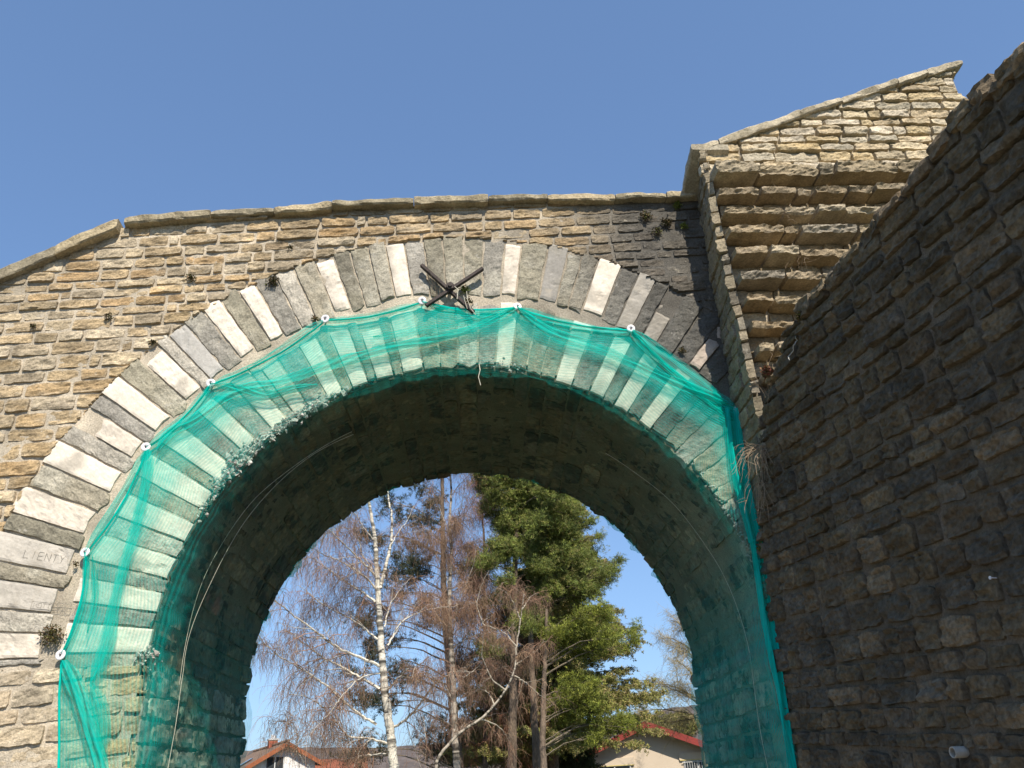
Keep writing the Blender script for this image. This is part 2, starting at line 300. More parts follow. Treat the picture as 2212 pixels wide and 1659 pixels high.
# voussoirs of both rings
def voussoir(r0, r1, t0, t1, white, rng, rghn, under, proud, notch=0., parent=arch):
    nr = 26; ntt = max(5, int((t1-t0)*r1/.016)); a = np.concatenate([[0], np.linspace(.012, .988, nr), [1]]); b = np.concatenate([[0], np.linspace(.03, .97, ntt), [1]])
    A, B = np.meshgrid(a, b, indexing='ij'); sd = int(rng.integers(1, 1 << 20))
    r_ = r0+(r1-r0)*A; g = .004/r_
    cut = .6 if white else 1.6
    T = t0+g+(t1-t0-2*g)*B + (.0021*cut)*fbm(A*7, B*0+1, sd, 3)*np.where(np.abs(B-.5) > .45, 1, 0)
    Rr = r_+.012*cut*vn(B*2.3, A*0, sd+2)*np.where((A < .02) | (A > .98), 1, 0)
    u = Rr*np.cos(T); v = ASP*Rr*np.sin(T)
    n = proud+rghn*(fbm(u*9, v*9, sd, 4)+.7*fbm(u*34, v*34, sd+4, 3))+rng.normal(0, .002)
    if notch: n = n-.03*np.clip((A-1+notch)/.12, 0, 1)*(1+.8*fbm(u*12, v*12, sd+8, 3))
    n = n-.006*np.clip((.05-np.minimum(B, 1-B))/.05, 0, 1)-.008*np.clip((.03-np.minimum(A, 1-A))/.03, 0, 1)
    n = np.where((B < .001) | (B > .999) | (A > .999), -.03, n); n = np.where(A < .001, -under, n)
    if white: c = np.array(white)*rng.uniform(.94, 1.04); mt = M_WHITE
    else:
        c = np.array([(.33, .30, .225), (.29, .265, .20), (.37, .33, .25), (.30, .28, .24), (.35, .325, .28), (.47, .43, .36)][rng.choice(6, p=[.24, .22, .18, .1, .1, .16])])*rng.uniform(.85, 1.15); mt = M_GREY
    c = np.broadcast_to(c, A.shape+(3,))
    k = .38*fbm(u*5, v*5, sd+12, 4)[..., None]; c = c*(1+(.07 if white else .5)*k)
    sp = np.clip(fbm(u*3.1, v*3.1, 303, 4)*2.4-.42, 0, .6)[..., None]; gp = np.array([.30, .275, .225]) if white else np.array([.47, .44, .36]); c = c*(1-sp)+gp*sp      # stains that run on from stone to stone
    ch_ = np.clip(fbm(u*8, v*8, sd+60, 3)*3-1.25, 0, 1); n = np.where(n > 0, n-.012*ch_, n)
    c0 = c; c = stain(u, v, c)
    if white: c = c0*.93+c*.07 if white[0] > .6 else c0*.6+c*.4
    m_ = MB(); m_.grid(fac(u, v, n)[:, ::-1], c[:, ::-1]); return m_.build('voussoir', mt, parent)
D2R = math.pi/180
WH = (.72, .64, .54); W2 = (.62, .55, .46); W3 = (.50, .46, .40)
outer = [(48.6, 2.6, (.6, .5, .42), .5), (57.2, 3.3, (.5, .45, .39), .6), (61.9, 3.4, W3, 0), (67.7, 4.4, WH, 0), (75.5, 3.8, (.31, .29, .26), 0), (82.2, 3.1, W2, .12), (99.7, 3.5, WH, 0), (110, 3.4, WH, .1), (121.4, 3.0, WH, .12), (126.6, 3.3, WH, .1), (132.2, 3.4, (.44, .42, .385), 0), (136.8, 3.8, WH, .2), (143.1, 3.9, WH, 0), (148.2, 3.6, W2, .4), (153.7, 4.2, WH, 0), (160.2, 4.4, W2, .1), (165.9, 4.4, W3, 0), (171.3, 4.2, W3, 0), (177.2, 4.0, W2, .1)]
inner = [(49.3, 4.2, W2, 0), (55.3, 4.6, W2, 0), (61.1, 4.6, WH, 0), (68.5, 5.2, WH, 0), (81.8, 4.6, WH, 0), (100.7, 6.2, W2, .1), (106.7, 5.2, W2, .3), (112, 4.8, WH, 0), (117.5, 4.6, WH, 0), (124.9, 4.4, W2, .2), (129.9, 4.8, WH, 0), (136.8, 4.6, WH, 0), (143.6, 5.4, WH, 0), (149.6, 5.4, WH, 0), (156.2, 5.2, WH, 0), (163.2, 5.6, WH, 0), (169.4, 5.0, WH, 0), (176, 6.0, WH, 0)]
rng = np.random.default_rng(3)
def ring(lst, r0, r1, lo, hi, gw, under, proud):
    t = lo; seq = sorted(lst)
    seq = [(c_, w__*(.80 if r0 > 2.5 else .72), a__, b__) for c_, w__, a__, b__ in seq]
    for c, wd, colr, nt_ in seq+[(hi+99, 0, None, 0)]:
        a = min(c-wd/2, hi)
        if a-t > .4:
            k = max(1, round((a-t)/gw)); e = np.linspace(t, a, k+1)+np.concatenate([[0], rng.normal(0, .25, k-1), [0]])
            for i in range(k):
                voussoir(r0+rng.normal(0, .008), r1+rng.normal(0, .025), e[i]*D2R, e[i+1]*D2R, None, rng, .011, under, proud+rng.normal(0, .003))
        if c < hi: voussoir(r0+.03*(r0 > 2.5)+rng.normal(0, .008), r1+rng.normal(0, .02), (c-wd/2)*D2R, (c+wd/2)*D2R, colr, rng, .0035 if not nt_ else .008, under, proud+.002, nt_)
        t = max(t, c+wd/2)
ring(outer, RO1, RO, 44, 179.6, 2.95, .03, .012)
ring(inner, R+.004, RI2, 16, 180.3, 3.5, .06, .008)
# vault and jambs
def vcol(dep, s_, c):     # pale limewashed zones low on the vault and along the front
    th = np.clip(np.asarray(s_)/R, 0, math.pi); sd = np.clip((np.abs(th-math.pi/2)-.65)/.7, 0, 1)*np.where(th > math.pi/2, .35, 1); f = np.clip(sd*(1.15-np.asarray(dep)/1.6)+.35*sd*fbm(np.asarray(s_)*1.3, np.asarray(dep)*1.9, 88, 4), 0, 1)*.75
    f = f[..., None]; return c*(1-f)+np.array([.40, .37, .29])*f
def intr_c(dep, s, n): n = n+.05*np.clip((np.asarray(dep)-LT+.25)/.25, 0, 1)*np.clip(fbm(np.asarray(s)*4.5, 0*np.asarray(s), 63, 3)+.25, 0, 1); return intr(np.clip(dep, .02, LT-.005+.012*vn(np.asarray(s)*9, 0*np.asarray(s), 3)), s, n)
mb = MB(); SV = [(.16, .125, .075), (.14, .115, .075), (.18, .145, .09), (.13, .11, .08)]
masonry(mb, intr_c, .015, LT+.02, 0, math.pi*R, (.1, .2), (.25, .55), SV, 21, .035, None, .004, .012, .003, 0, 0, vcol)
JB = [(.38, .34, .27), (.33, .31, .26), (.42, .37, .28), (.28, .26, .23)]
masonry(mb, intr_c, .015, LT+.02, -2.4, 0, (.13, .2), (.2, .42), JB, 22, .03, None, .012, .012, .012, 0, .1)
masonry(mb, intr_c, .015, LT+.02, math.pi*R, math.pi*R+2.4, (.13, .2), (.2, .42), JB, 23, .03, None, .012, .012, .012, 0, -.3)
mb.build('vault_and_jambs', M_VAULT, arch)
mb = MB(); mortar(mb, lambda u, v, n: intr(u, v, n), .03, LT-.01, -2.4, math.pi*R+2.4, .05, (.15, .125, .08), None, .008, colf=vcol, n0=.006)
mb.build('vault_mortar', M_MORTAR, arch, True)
# coping stones
def slab(P0, P1, up, out, thick, o0, o1, col, seed, name='coping_stone', parent=arch, rgh=.012, mt=None):
    """a rough slab from P0 to P1 (top front line); up/out are unit vectors; o0..o1 its reach along out"""
    P0, P1 = np.array(P0, float), np.array(P1, float); Lg = np.linalg.norm(P1-P0); ax = (P1-P0)/Lg
    na = max(6, int(Lg/.03)); sec = [(o0, -thick), (o0, 0)]
    prof = []      # closed profile (out, up)
    pts = [(o0, -thick), (o1-.01, -thick), (o1, -thick+.012), (o1, -.012), (o1-.012, 0), (o0, 0)]
    for (a, b), (c, d) in zip(pts, pts[1:]+pts[:1]):
        m = max(1, int(math.hypot(c-a, d-b)/.03))
        prof += [(a+(c-a)*i/m, b+(d-b)*i/m) for i in range(m)]
    prof = np.array(prof); k = len(prof); x = np.linspace(0, Lg, na)
    X, J = np.meshgrid(x, np.arange(k+1), indexing='ij'); O = prof[J % k, 0]; Vv = prof[J % k, 1]
    f = fbm(X*7+seed, O*9+Vv*23, seed, 4); f2 = fbm(X*5+seed, O*7+Vv*17+9, seed+3, 4)
    front = np.clip((O-(o1-.1))/.1, 0, 1)
    endt = np.minimum(X, Lg-X); rnd = np.clip(1-endt/.02, 0, 1)*.005
    O2 = O+rgh*f*(.3+front)*1.4-rnd*front; V2 = Vv+rgh*f2*.9-rnd*np.where(Vv > -thick/2, 1, -1)
    P = P0+X[..., None]*ax+O2[..., None]*np.array(out)+V2[..., None]*np.array(up)
    m_ = MB(); c = np.broadcast_to(col, X.shape+(3,))*(1+.25*fbm(X*6, J*.35, seed+9, 3))[..., None]; m_.grid(P[:, ::-1], c)
    for r_ in (0, na-1):
        q = P[r_, :k]; cen = q.mean(0); m_.add(np.vstack([q, cen]), None, [(i, (i+1) % k, k) if r_ else ((i+1) % k, i, k) for i in range(k)], col)
    return m_.build(name, mt or M_STONE, parent)
CPC = [(.36, .31, .21), (.40, .34, .23), (.33, .285, .2), (.45, .37, .24)]
for i in range(len(COP)-1):
    (a, b), (c, d) = COP[i], COP[i+1]
    if c-a < .1: continue
    left = c < -2.7; g = .003
    o_ = slab(fac(a+g, b), fac(c-g, d), EZ, NF, .105 if left else .066+.008*math.sin(i*3), -.5, .085+.012*math.sin(i*5), CPC[i % 4], 40+i, rgh=.009 if left else .016)
tag(arch)
# ------------------------------------------------------------------ wing wall coming towards the viewer on the right
WE = [(-.1, 2.75), (0, 2.9), (.25, 3.45), (.453, 3.87), (.756, 4.15), (.975, 4.24), (1.267, 4.30), (2.5, 4.33), (2.9, 4.40), (3.3, 4.36), (5.2, 4.42)]
wx, wz = np.array(WE).T
wtop = lambda d: np.interp(d, wx, wz)
wingw = thing('wing_wall', 'dark shaded wing wall of blackened rubble stone running towards the viewer on the right', 'wall')
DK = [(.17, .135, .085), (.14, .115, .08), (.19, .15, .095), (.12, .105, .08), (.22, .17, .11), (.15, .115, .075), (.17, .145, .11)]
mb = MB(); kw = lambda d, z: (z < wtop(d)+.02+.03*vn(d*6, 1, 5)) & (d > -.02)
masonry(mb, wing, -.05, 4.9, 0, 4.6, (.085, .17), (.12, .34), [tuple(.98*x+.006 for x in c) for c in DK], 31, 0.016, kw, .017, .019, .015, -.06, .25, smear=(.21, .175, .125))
# rough crest stones
rg = np.random.default_rng(8); d = 1.2
while d < 5:
    l = rg.uniform(.14, .3); z = float(wtop(d+l/2))
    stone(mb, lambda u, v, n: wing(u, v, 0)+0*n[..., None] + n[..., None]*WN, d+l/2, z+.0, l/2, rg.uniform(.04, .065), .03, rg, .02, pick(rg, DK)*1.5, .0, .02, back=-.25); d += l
mb.build('facing_stones', M_DARK, wingw)
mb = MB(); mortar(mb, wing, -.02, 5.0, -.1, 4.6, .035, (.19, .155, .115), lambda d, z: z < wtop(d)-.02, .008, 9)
D_, N_ = np.meshgrid(np.linspace(-.0, 5, 60), np.linspace(0, -.45, 6), indexing='ij'); mb.grid(wing(D_, wtop(D_)-.02+.015*fbm(D_*8, N_*8, 3), N_), (.2, .18, .14))
D_, Z_ = np.meshgrid(np.linspace(-.0, 5, 20), np.linspace(0, 1, 5), indexing='ij'); mb.grid(wing(D_, Z_*(wtop(D_)-.02), -.45), (.2, .18, .14))
Z_, N_ = np.meshgrid(np.linspace(0, 4.3, 20), np.linspace(0, -.45, 5), indexing='ij'); mb.grid(wing(4.99+0*Z_, Z_, N_), (.2, .18, .14))
mb.build('mortar_bed', M_MORTAR, wingw, True)
# ------------------------------------------------------------------ toothed pier with its raking coping
GO = .40       # its face stands this far in front of the archway
pier = thing('toothed_stone_pier', 'pale stone pier with projecting toothing courses and a raking coping, rising beside the archway', 'pier')
GC = [(2.03, 4.0), (2.2, 4.062), (2.6, 4.235), (2.995, 4.409), (3.4, 4.565), (3.987, 4.80), (4.312, 4.93), (4.66, 5.045)]
gu, gv = np.array(GC).T
gtop = lambda u: np.interp(u, gu, gv)
uright = lambda v: 4.63+.04*np.sin(v*9)+.05*vn(v*7, 1, 3)
def gab(u, v, n=0.): return fac(u, v, GO+np.asarray(n))
kg = lambda u, v: (v < gtop(u)-.05) & (u < uright(v)) & (v > 3.6)
PT = [(.52, .43, .29), (.47, .37, .22), (.55, .47, .34), (.5, .4, .26), (.42, .37, .28), (.58, .5, .38)]
mb = MB(); masonry(mb, gab, 2.06, 4.8, 3.64, 5.1, (.075, .12), (.2, .42), PT, 51, .019, kg, .017, .015, .009, .03, .5, back=-.03, smear=(.55, .47, .34))
PTT = [(.36, .29, .19), (.32, .25, .16), (.40, .33, .23), (.34, .27, .18), (.30, .26, .2), (.43, .36, .25)]
# toothing: projecting courses with set-back ones between
rg = np.random.default_rng(77); v = 3.70; first = True; k = 0
while v > 1.7:
    hp = rg.uniform(.062, .078) if not first else .12
    u = 2.05+.045*(3.7-v)
    while u < 4.7:
        l = rg.uniform(.22, .55) if rg.random() > .12 else .14; pj = .125+rg.normal(0, .014)
        stone(mb, gab, u+l/2, v-hp/2+.03*(u-2)+rg.normal(0, .006), l/2-.008, hp/2, .022, rg, .017, pick(rg, PTT), pj, .019, lift=-1.0, wob=.22, back=-.06); u += l
    v -= hp; hr = rg.uniform(.125, .145); u = 2.09; first = False
    while u < 4.6:
        l = rg.uniform(.15, .4); stone(mb, gab, u+l/2, v-hr/2+.03*(u-2), l/2-.01, hr/2, .012, rg, .03, pick(rg, PTT)*.8, -.01, .012, back=-.06); u += l
    v -= hr; k += 1
mb.build('facing_stones', M_STONE, pier)
def side(o, v, n=0.):     # left flank of the pier: o out from the archway
    o, v, n = np.broadcast_arrays(np.asarray(o, float), v, n)
    x = 2.105-.06*o/.45*np.clip((v-.9)/2, 0, 1.2); return fac(x-n, v, o)
mb = MB(); SD = [(.27, .23, .16), (.31, .26, .18), (.24, .21, .16), (.35, .29, .2)]
ks = lambda o, v: (v < np.interp(o, [0, .45], [3.78, 3.98])) & (v+Z0 > wtop(o)-.15) & (o < .46)
masonry(mb, side, -.02, .47, .3, 4.0, (.09, .17), (.2, .5), SD, 61, .02, ks, .007, .012, .008, 0, .2)
mb.build('flank_stones', M_STONE, pier)
mb = MB(); mortar(mb, gab, 2.10, 4.75, 1.4, 5.1, .04, (.36, .31, .24), lambda u, v: (v < gtop(u)-.04) & (u < uright(v)-.0), .006, 12, n0=-.02)
mortar(mb, side, 0, .42, .3, 4.0, .03, (.3, .27, .22), lambda o, v: (v < np.interp(o, [0, .45], [3.76, 3.96])), .006, 13)
mb.prism([(2.16, 0), (4.6, 0), (4.6, 4.9), (2.16, 3.9)], -.6, GO-.04, lambda u, v, y: fac(u, v-2.4+2.4*(v > 0), y), (.4, .35, .28))
mb.build('mortar_bed', M_MORTAR, pier, True)
gc = [(2.02, 3.985), (2.2, 4.065), (2.98, 4.40), (3.4, 4.565), (3.98, 4.795), (4.3, 4.93), (4.68, 5.06)]
for i in range(len(gc)-1):
    a, b = gc[i], gc[i+1]; slab(fac(a[0]+.004, a[1]), fac(b[0]-.004, b[1]), EZ, NF, .075, -.3, GO+.06, (.5, .43, .31), 80+i, parent=pier, rgh=.016)
slab(fac(1.985, 3.80, .0), fac(1.975, 4.0, GO+.05), EZ, -EU, .07, -.3, .03, (.42, .37, .28), 90, parent=pier, rgh=.012)
# ------------------------------------------------------------------ iron wall tie (X-shaped anchor)
tie = thing('wall_tie', 'dark iron X-shaped wall tie bolted over the crown of the striped stone arch', 'wall tie')
def bar(a, b, n0, name):
    a = np.array(a); b = np.array(b); L_ = np.linalg.norm(b-a); ax = (b-a)/L_; pr = np.array([-ax[1], ax[0]]); w_ = .0145
    m_ = MB(); N = 12
    sec = [(-w_, 0), (-w_, .028), (-w_+.004, .033), (w_-.004, .033), (w_, .028), (w_, 0)]
    P = []
    for i in range(N+1):
        t_ = i/N; c = a+ax*L_*t_; P.append([fac(c[0]+pr[0]*s_*(1+.08*math.sin(i*2.3)), c[1]+pr[1]*s_, n0+h_) for s_, h_ in sec+[sec[0]]])
    P = np.array(P); m_.grid(P[:, ::-1])
    for r_ in (0, N): m_.add(P[r_, :6], None, [(0, i, i+1) if r_ == 0 else (0, i+1, i) for i in range(1, 5)])
    return m_.build(name, M_IRON, tie)
bar((-.326, 3.03), (.085, 2.585), .045, 'arm'); bar((.171, 2.99), (-.29, 2.64), .058, 'arm')
m_ = MB(); c0 = fac(-.098, 2.806)
hx = [(-.098+.034*math.cos(a), 2.806+.034*math.sin(a)) for a in np.arange(6)*math.pi/3+.3]; m_.prism(hx, .07, .112, lambda u, v, y: fac(u, v, y)); m_.build('nut', M_IRON, tie)
m_ = MB(); m_.tube([fac(-.098, 2.806, -.05), fac(-.098, 2.806, .125)], .016, 10, cap=True); m_.build('rod', M_IRON, tie)
settle(tie, Vector(fac(-.098, 2.806)))
# ------------------------------------------------------------------ green debris netting
net = thing('debris_netting', 'translucent green debris netting draped over the inner arch ring and the soffit', 'netting')
HEM = [(-2.5, -2.35), (-2.5, -1.2), (-2.515, -.59), (-2.59, -.17), (-2.617, .071), (-2.578, .732), (-2.286, 1.486), (-1.888, 1.987), (-1.076, 2.535), (-.322, 2.698), (.441, 2.643), (1.342, 2.431), (2.10, 1.708), (2.06, 1.3), (2.07, .95), (2.088, .64), (2.07, .15), (2.055, -.3), (2.05, -.8), (2.05, -2.35)]
ANC = HEM[4:13]
def resample(pts, step, sag=0., sagr=(0, 99)):
    out = []
    for i in range(len(pts)-1):
        a, b = np.array(pts[i]), np.array(pts[i+1]); L_ = np.linalg.norm(b-a); m = max(2, int(L_/step)); ax = (b-a)/L_; nn = np.array([ax[1], -ax[0]])
        if nn@(-(a+b)/2) < 0: nn = -nn
        sg = sag if sagr[0] <= i < sagr[1] else 0
        for j in range(m):
            t_ = j/m; out.append(a+(b-a)*t_+nn*sg*4*t_*(1-t_)*(L_/.8))
    out.append(np.array(pts[-1])); return np.array(out)
hem = resample(HEM, .02, .045, (4, 12)); nh = len(hem)
hs_ = np.concatenate([[0], np.cumsum(np.linalg.norm(np.diff(hem, axis=0), axis=1))])
def inner_s(u, v):       # matching place on the intrados (arc length s)
    return np.where(v > 0, np.arctan2(v/ASP, u)*R, np.where(u > 0, v, math.pi*R-v))
si = inner_s(hem[:, 0], hem[:, 1]); si = np.maximum.accumulate(si[::-1])[::-1] if si[0] > si[-1] else si
edge_pt = lambda s_: (R*np.cos(np.clip(s_/R, 0, math.pi)), np.where(s_ < 0, s_, np.where(s_ > math.pi*R, math.pi*R-s_, ASP*R*np.sin(np.clip(s_/R, 0, math.pi)))))
nF = 26; nI = 60
E0 = np.stack(edge_pt(si), -1)
rows = []; uvs = []; dens = []
rad_ = np.hypot(hem[:, 0]-E0[:, 0], hem[:, 1]-E0[:, 1])
for j in range(nF):
    t_ = j/(nF-1); q = hem*(1-t_)+(E0*.985)*t_
    n = .030+.05*math.sin(math.pi*min(1, t_*1.0))+.018*fbm(hs_*3.1, t_*2.6+0*hs_, 5, 4)*min(1, t_*4+.1)+.02*t_
    n = np.where(hem[:, 0] > 2.0, n*.6+.03, n)
    rows.append(fac(q[:, 0], q[:, 1], n)); uvs.append(np.stack([hs_, t_*rad_+0*hs_], -1))
    dens.append(.11+.22*np.clip((.6-t_)/.15, 0, 1)+.10*np.clip(1-t_*6, 0, 1)+.12*np.clip(fbm(hs_*2.1+t_*2, t_*3+hs_*.8, 8, 3), 0, 1))
DI = np.linspace(-.02, LT-.02, nI)
left = np.clip((si-2.2*R)/(.5*R), 0, 1); rightm = np.clip((.8*R-si)/(.5*R), 0, 1)
for j in range(nI):
    dd = DI[j]; n = .045+.075*left*math.exp(-((dd-.22)/.25)**2)+.03*rightm*math.exp(-((dd-.3)/.3)**2)+.035*np.clip(fbm(si*2.3, dd*2.5+0*si, 21, 4)+.15, -.4, 1)+.02*fbm(si*9, dd*6+0*si, 27, 2)
    lw = np.clip(np.where(si < 0, -si, np.where(si > math.pi*R, si-math.pi*R, 0))/.1, 0, 1); n = n+.022*lw
    if j == 0: n = .03+.015+0*n
    dd2 = dd+(.05*fbm(si*4, 0*si+3, 31, 3) if j > nI-4 else 0)
    rows.append(intr(dd2, si, n)); uvs.append(np.stack([hs_, .6+dd+0*hs_], -1))
    low = np.clip((.35*R-si)/(.35*R), 0, 1)+np.clip((si-2.75*R)/(.3*R), 0, 1)
    dens.append(.02+.27*np.clip(low, 0, 1)*np.where(si > 1.5*R, .6, 1.)+.08*np.clip(fbm(si*1.7, dd*1.5+0*si, 33, 3), 0, 1)+.05*rightm+.13*math.exp(-(dd/.22)**2))
P = np.stack(rows, 0); Dn = np.stack(dens, 0); UVn = np.stack(uvs, 0)
m_ = MB(); m_.grid(P, np.repeat(Dn[..., None], 3, -1), UVn); m_.build('net_sheet', M_NET, net, True)
m_ = MB(); hp = fac(hem[:, 0], hem[:, 1], .034+.006*vn(hs_*9, 0, 4)); 
m_.tube(hp, .007, 6, (.95, .95, .95)); m_.build('hem', M_NET, net, True)
def ribbon(pts, w0, dn, seed, n0=.065, amp=.018, w1=None, step=.025, layers=3):
    p = resample([np.array(q, float) for q in pts], step); # smooth
    for _ in range(14): p[1:-1] = (p[:-2]+2*p[1:-1]+p[2:])/4
    n = len(p); t_ = np.gradient(p, axis=0); t_ /= np.linalg.norm(t_, axis=1)[:, None]+1e-9; pr = np.stack([-t_[:, 1], t_[:, 0]], -1)
    s_ = np.arange(n)*step; ww = w0 if w1 is None else np.linspace(w0, w1, n)
    ww = ww*(1+.35*vn(s_*2.3, 0, seed))*np.clip(np.minimum(np.arange(n), n-1-np.arange(n))/5+.25, 0, 1)
    K = 13; m_ = MB(); rows = []; uv = []; cc = []
    for j in range(K):
        b_ = (j/(K-1)-.5)*2
        off = pr*(b_*.5*ww)[:, None]+pr*(.012*fbm(s_*5, b_*2+0*s_, seed+2, 3))[:, None]
        h = n0+amp*(1-b_*b_)*.6+amp*.5*np.sin(b_*7+1.8*vn(s_*1.7, 0, seed+6)*3)+.012*fbm(s_*8, b_*4+0*s_, seed+7, 3)
        q = p+off; rows.append(fac(q[:, 0], q[:, 1], h)); uv.append(np.stack([s_, b_*.5*ww*1.6+7], -1)); cc.append(dn*.84*(1-.45*abs(b_)**3)+0*s_)
    m_.grid(np.stack(rows, 0), np.repeat(np.stack(cc, 0)[..., None], 3, -1), np.stack(uv, 0)); return m_.build('fold', M_NET, net, True)
pol = lambda th, r: (r*math.cos(th*D2R), ASP*r*math.sin(th*D2R))
ribbon([pol(*q) for q in [(147, 2.62), (143.8, 2.67), (139.7, 2.56), (134.3, 2.56), (131.1, 2.52), (126, 2.40), (120.5, 2.35), (112.9, 2.32), (106.9, 2.3), (99.5, 2.30), (90.4, 2.36), (84, 2.50), (80.8, 2.6)]], .075, .72, 1)
ribbon([pol(*q) for q in [(80.5, 2.62), (76, 2.5), (72.9, 2.44), (64.2, 2.45), (56.4, 2.46), (50, 2.5), (44, 2.6), (40.5, 2.66)]], .10, .62, 2)
ribbon([(.44, 2.62), (.62, 2.54), (.9, 2.45), (1.15, 2.4), (1.34, 2.40)], .13, .6, 3, .05)
ribbon([(1.345, 2.41), (1.5, 2.24), (1.75, 2.0), (1.95, 1.82), (2.09, 1.70)], .16, .6, 4, .05)
ribbon([(1.35, 2.40), (1.6, 2.06), (1.85, 1.78), (2.04, 1.62)], .07, .6, 14, .06)
ribbon([(-.32, 2.69), (-.1, 2.60), (.15, 2.57), (.43, 2.62)], .07, .55, 5, .045)
ribbon([(.42, 2.61), (.1, 2.51), (-.3, 2.42), (-.7, 2.36)], .06, .42, 15, .06)
ribbon([(-1.07, 2.52), (-.75, 2.55), (-.34, 2.68)], .05, .5, 6, .04)
ribbon([(-1.88, 1.97), (-1.55, 2.16), (-1.09, 2.52)], .07, .5, 7, .045)
ribbon([(-1.88, 1.97), (-1.7, 1.95), (-1.45, 1.86), (-1.3, 1.93), (-1.1, 1.95)], .06, .62, 17, .07)
ribbon([(-2.28, 1.48), (-2.05, 1.70), (-1.88, 1.97)], .07, .6, 8, .045)
ribbon([(-2.28, 1.47), (-2.40, 1.15), (-2.57, .74)], .06, .6, 9, .045)
ribbon([(-2.26, 1.46), (-2.25, 1.12), (-2.29, .70), (-2.345, .37), (-2.33, .12), (-2.40, -.11)], .075, .66, 10, .06)
ribbon([(-2.57, .73), (-2.53, .45), (-2.56, .2), (-2.61, .08)], .05, .5, 11, .05)
ribbon([(-2.52, .7), (-2.45, .45), (-2.47, .2)], .05, .45, 18, .06)
ribbon([(-2.575, .03), (-2.42, -.22), (-2.33, -.42), (-2.235, -.58), (-2.22, -.8)], .09, .72, 12, .07, .04)
ribbon([(-2.40, -.11), (-2.28, -.3), (-2.27, -.55)], .06, .55, 19, .06)
ribbon([(-2.42, -.62), (-2.45, -.85), (-2.44, -1.3)], .08, .55, 16, .06)
def ribbon_w(pts, w0, dn, seed, n0):
    """a bunched strip hanging in the corner, standing out from the front"""
    p = resample([np.array(q, float) for q in pts], .025); n = len(p); s_ = np.arange(n)*.025; rows = []; cc = []; uv = []; K = 9
    for _ in range(8): p[1:-1] = (p[:-2]+2*p[1:-1]+p[2:])/4
    wv = w0*(1+.25*vn(s_*2.1, 0, seed))
    for j in range(K):
        b_ = j/(K-1); x = p[:, 0]-b_*wv; h = n0+.03*np.sin(b_*9+2*vn(s_*1.3, 0, seed))+.02*fbm(s_*4, b_*3+0*s_, seed, 3)
        rows.append(fac(x, p[:, 1], h)); cc.append(dn+0*s_); uv.append(np.stack([s_, b_*wv*2+3], -1))
    m_ = MB(); m_.grid(np.stack(rows, 0), np.repeat(np.stack(cc, 0)[..., None], 3, -1), np.stack(uv, 0)); return m_.build('fold', M_NET, net, True)
ribbon_w([(2.10, 1.71), (2.075, 1.3), (2.08, .95), (2.09, .66)], .10, .68, 41, .07)
ribbon_w([(2.09, .68), (2.085, .4), (2.075, .12), (2.065, -.15), (2.065, -.5), (2.07, -.82), (2.06, -1.4)], .065, .8, 42, .06)
for k_, (th, w_, hgt) in enumerate([(146, 3.2, .07), (139, 2.5, .05), (112, 2.5, .04), (38, 3.2, .07), (46, 4, .05), (28, 2.2, .08), (160, 2, .05), (70, 3, .04)]):
    A_, B_ = np.meshgrid(np.linspace(-1, 1, 12), np.linspace(0, 1, 6), indexing='ij'); s_ = (th+A_*w_)*D2R*R
    nn = B_*hgt*(1-A_**2*.8)*(1+.7*fbm(A_*3+k_, B_*2, 7+k_, 3)); m_ = MB(); m_.grid(intr(LT-.03+.03*vn(A_*3, B_*3, k_), s_, nn), np.full(A_.shape+(3,), .45), np.stack([s_, B_*.1], -1)); m_.build('torn_flap', M_NET, net, True)
# cords threaded through the net inside the passage
def cord(s0, s1, dep, nin, seed):
    s_ = np.linspace(s0, s1, 90); dp = np.interp(s_, *dep); m_ = MB(); m_.tube(intr(dp+.01*vn(s_*3, 0, seed), s_, nin+.02*vn(s_*1.7, 1, seed)), .0016, 5); return m_.build('cord', M_CORD, net, True)
pr_ = math.pi*R
cord(2.05*R, pr_+.9, ([2.0*R, 2.5*R, pr_, pr_+.1, pr_+1], [.42, .36, .33, .3, .08]), .15, 1)
cord(2.05*R, pr_+.1, ([2.0*R, 2.5*R, pr_+.1], [.45, .33, .28]), .13, 2)
cord(-1.0, .95*R, ([-1, 0, .4*R, 1*R], [.28, .33, .5, .62]), .12, 3)
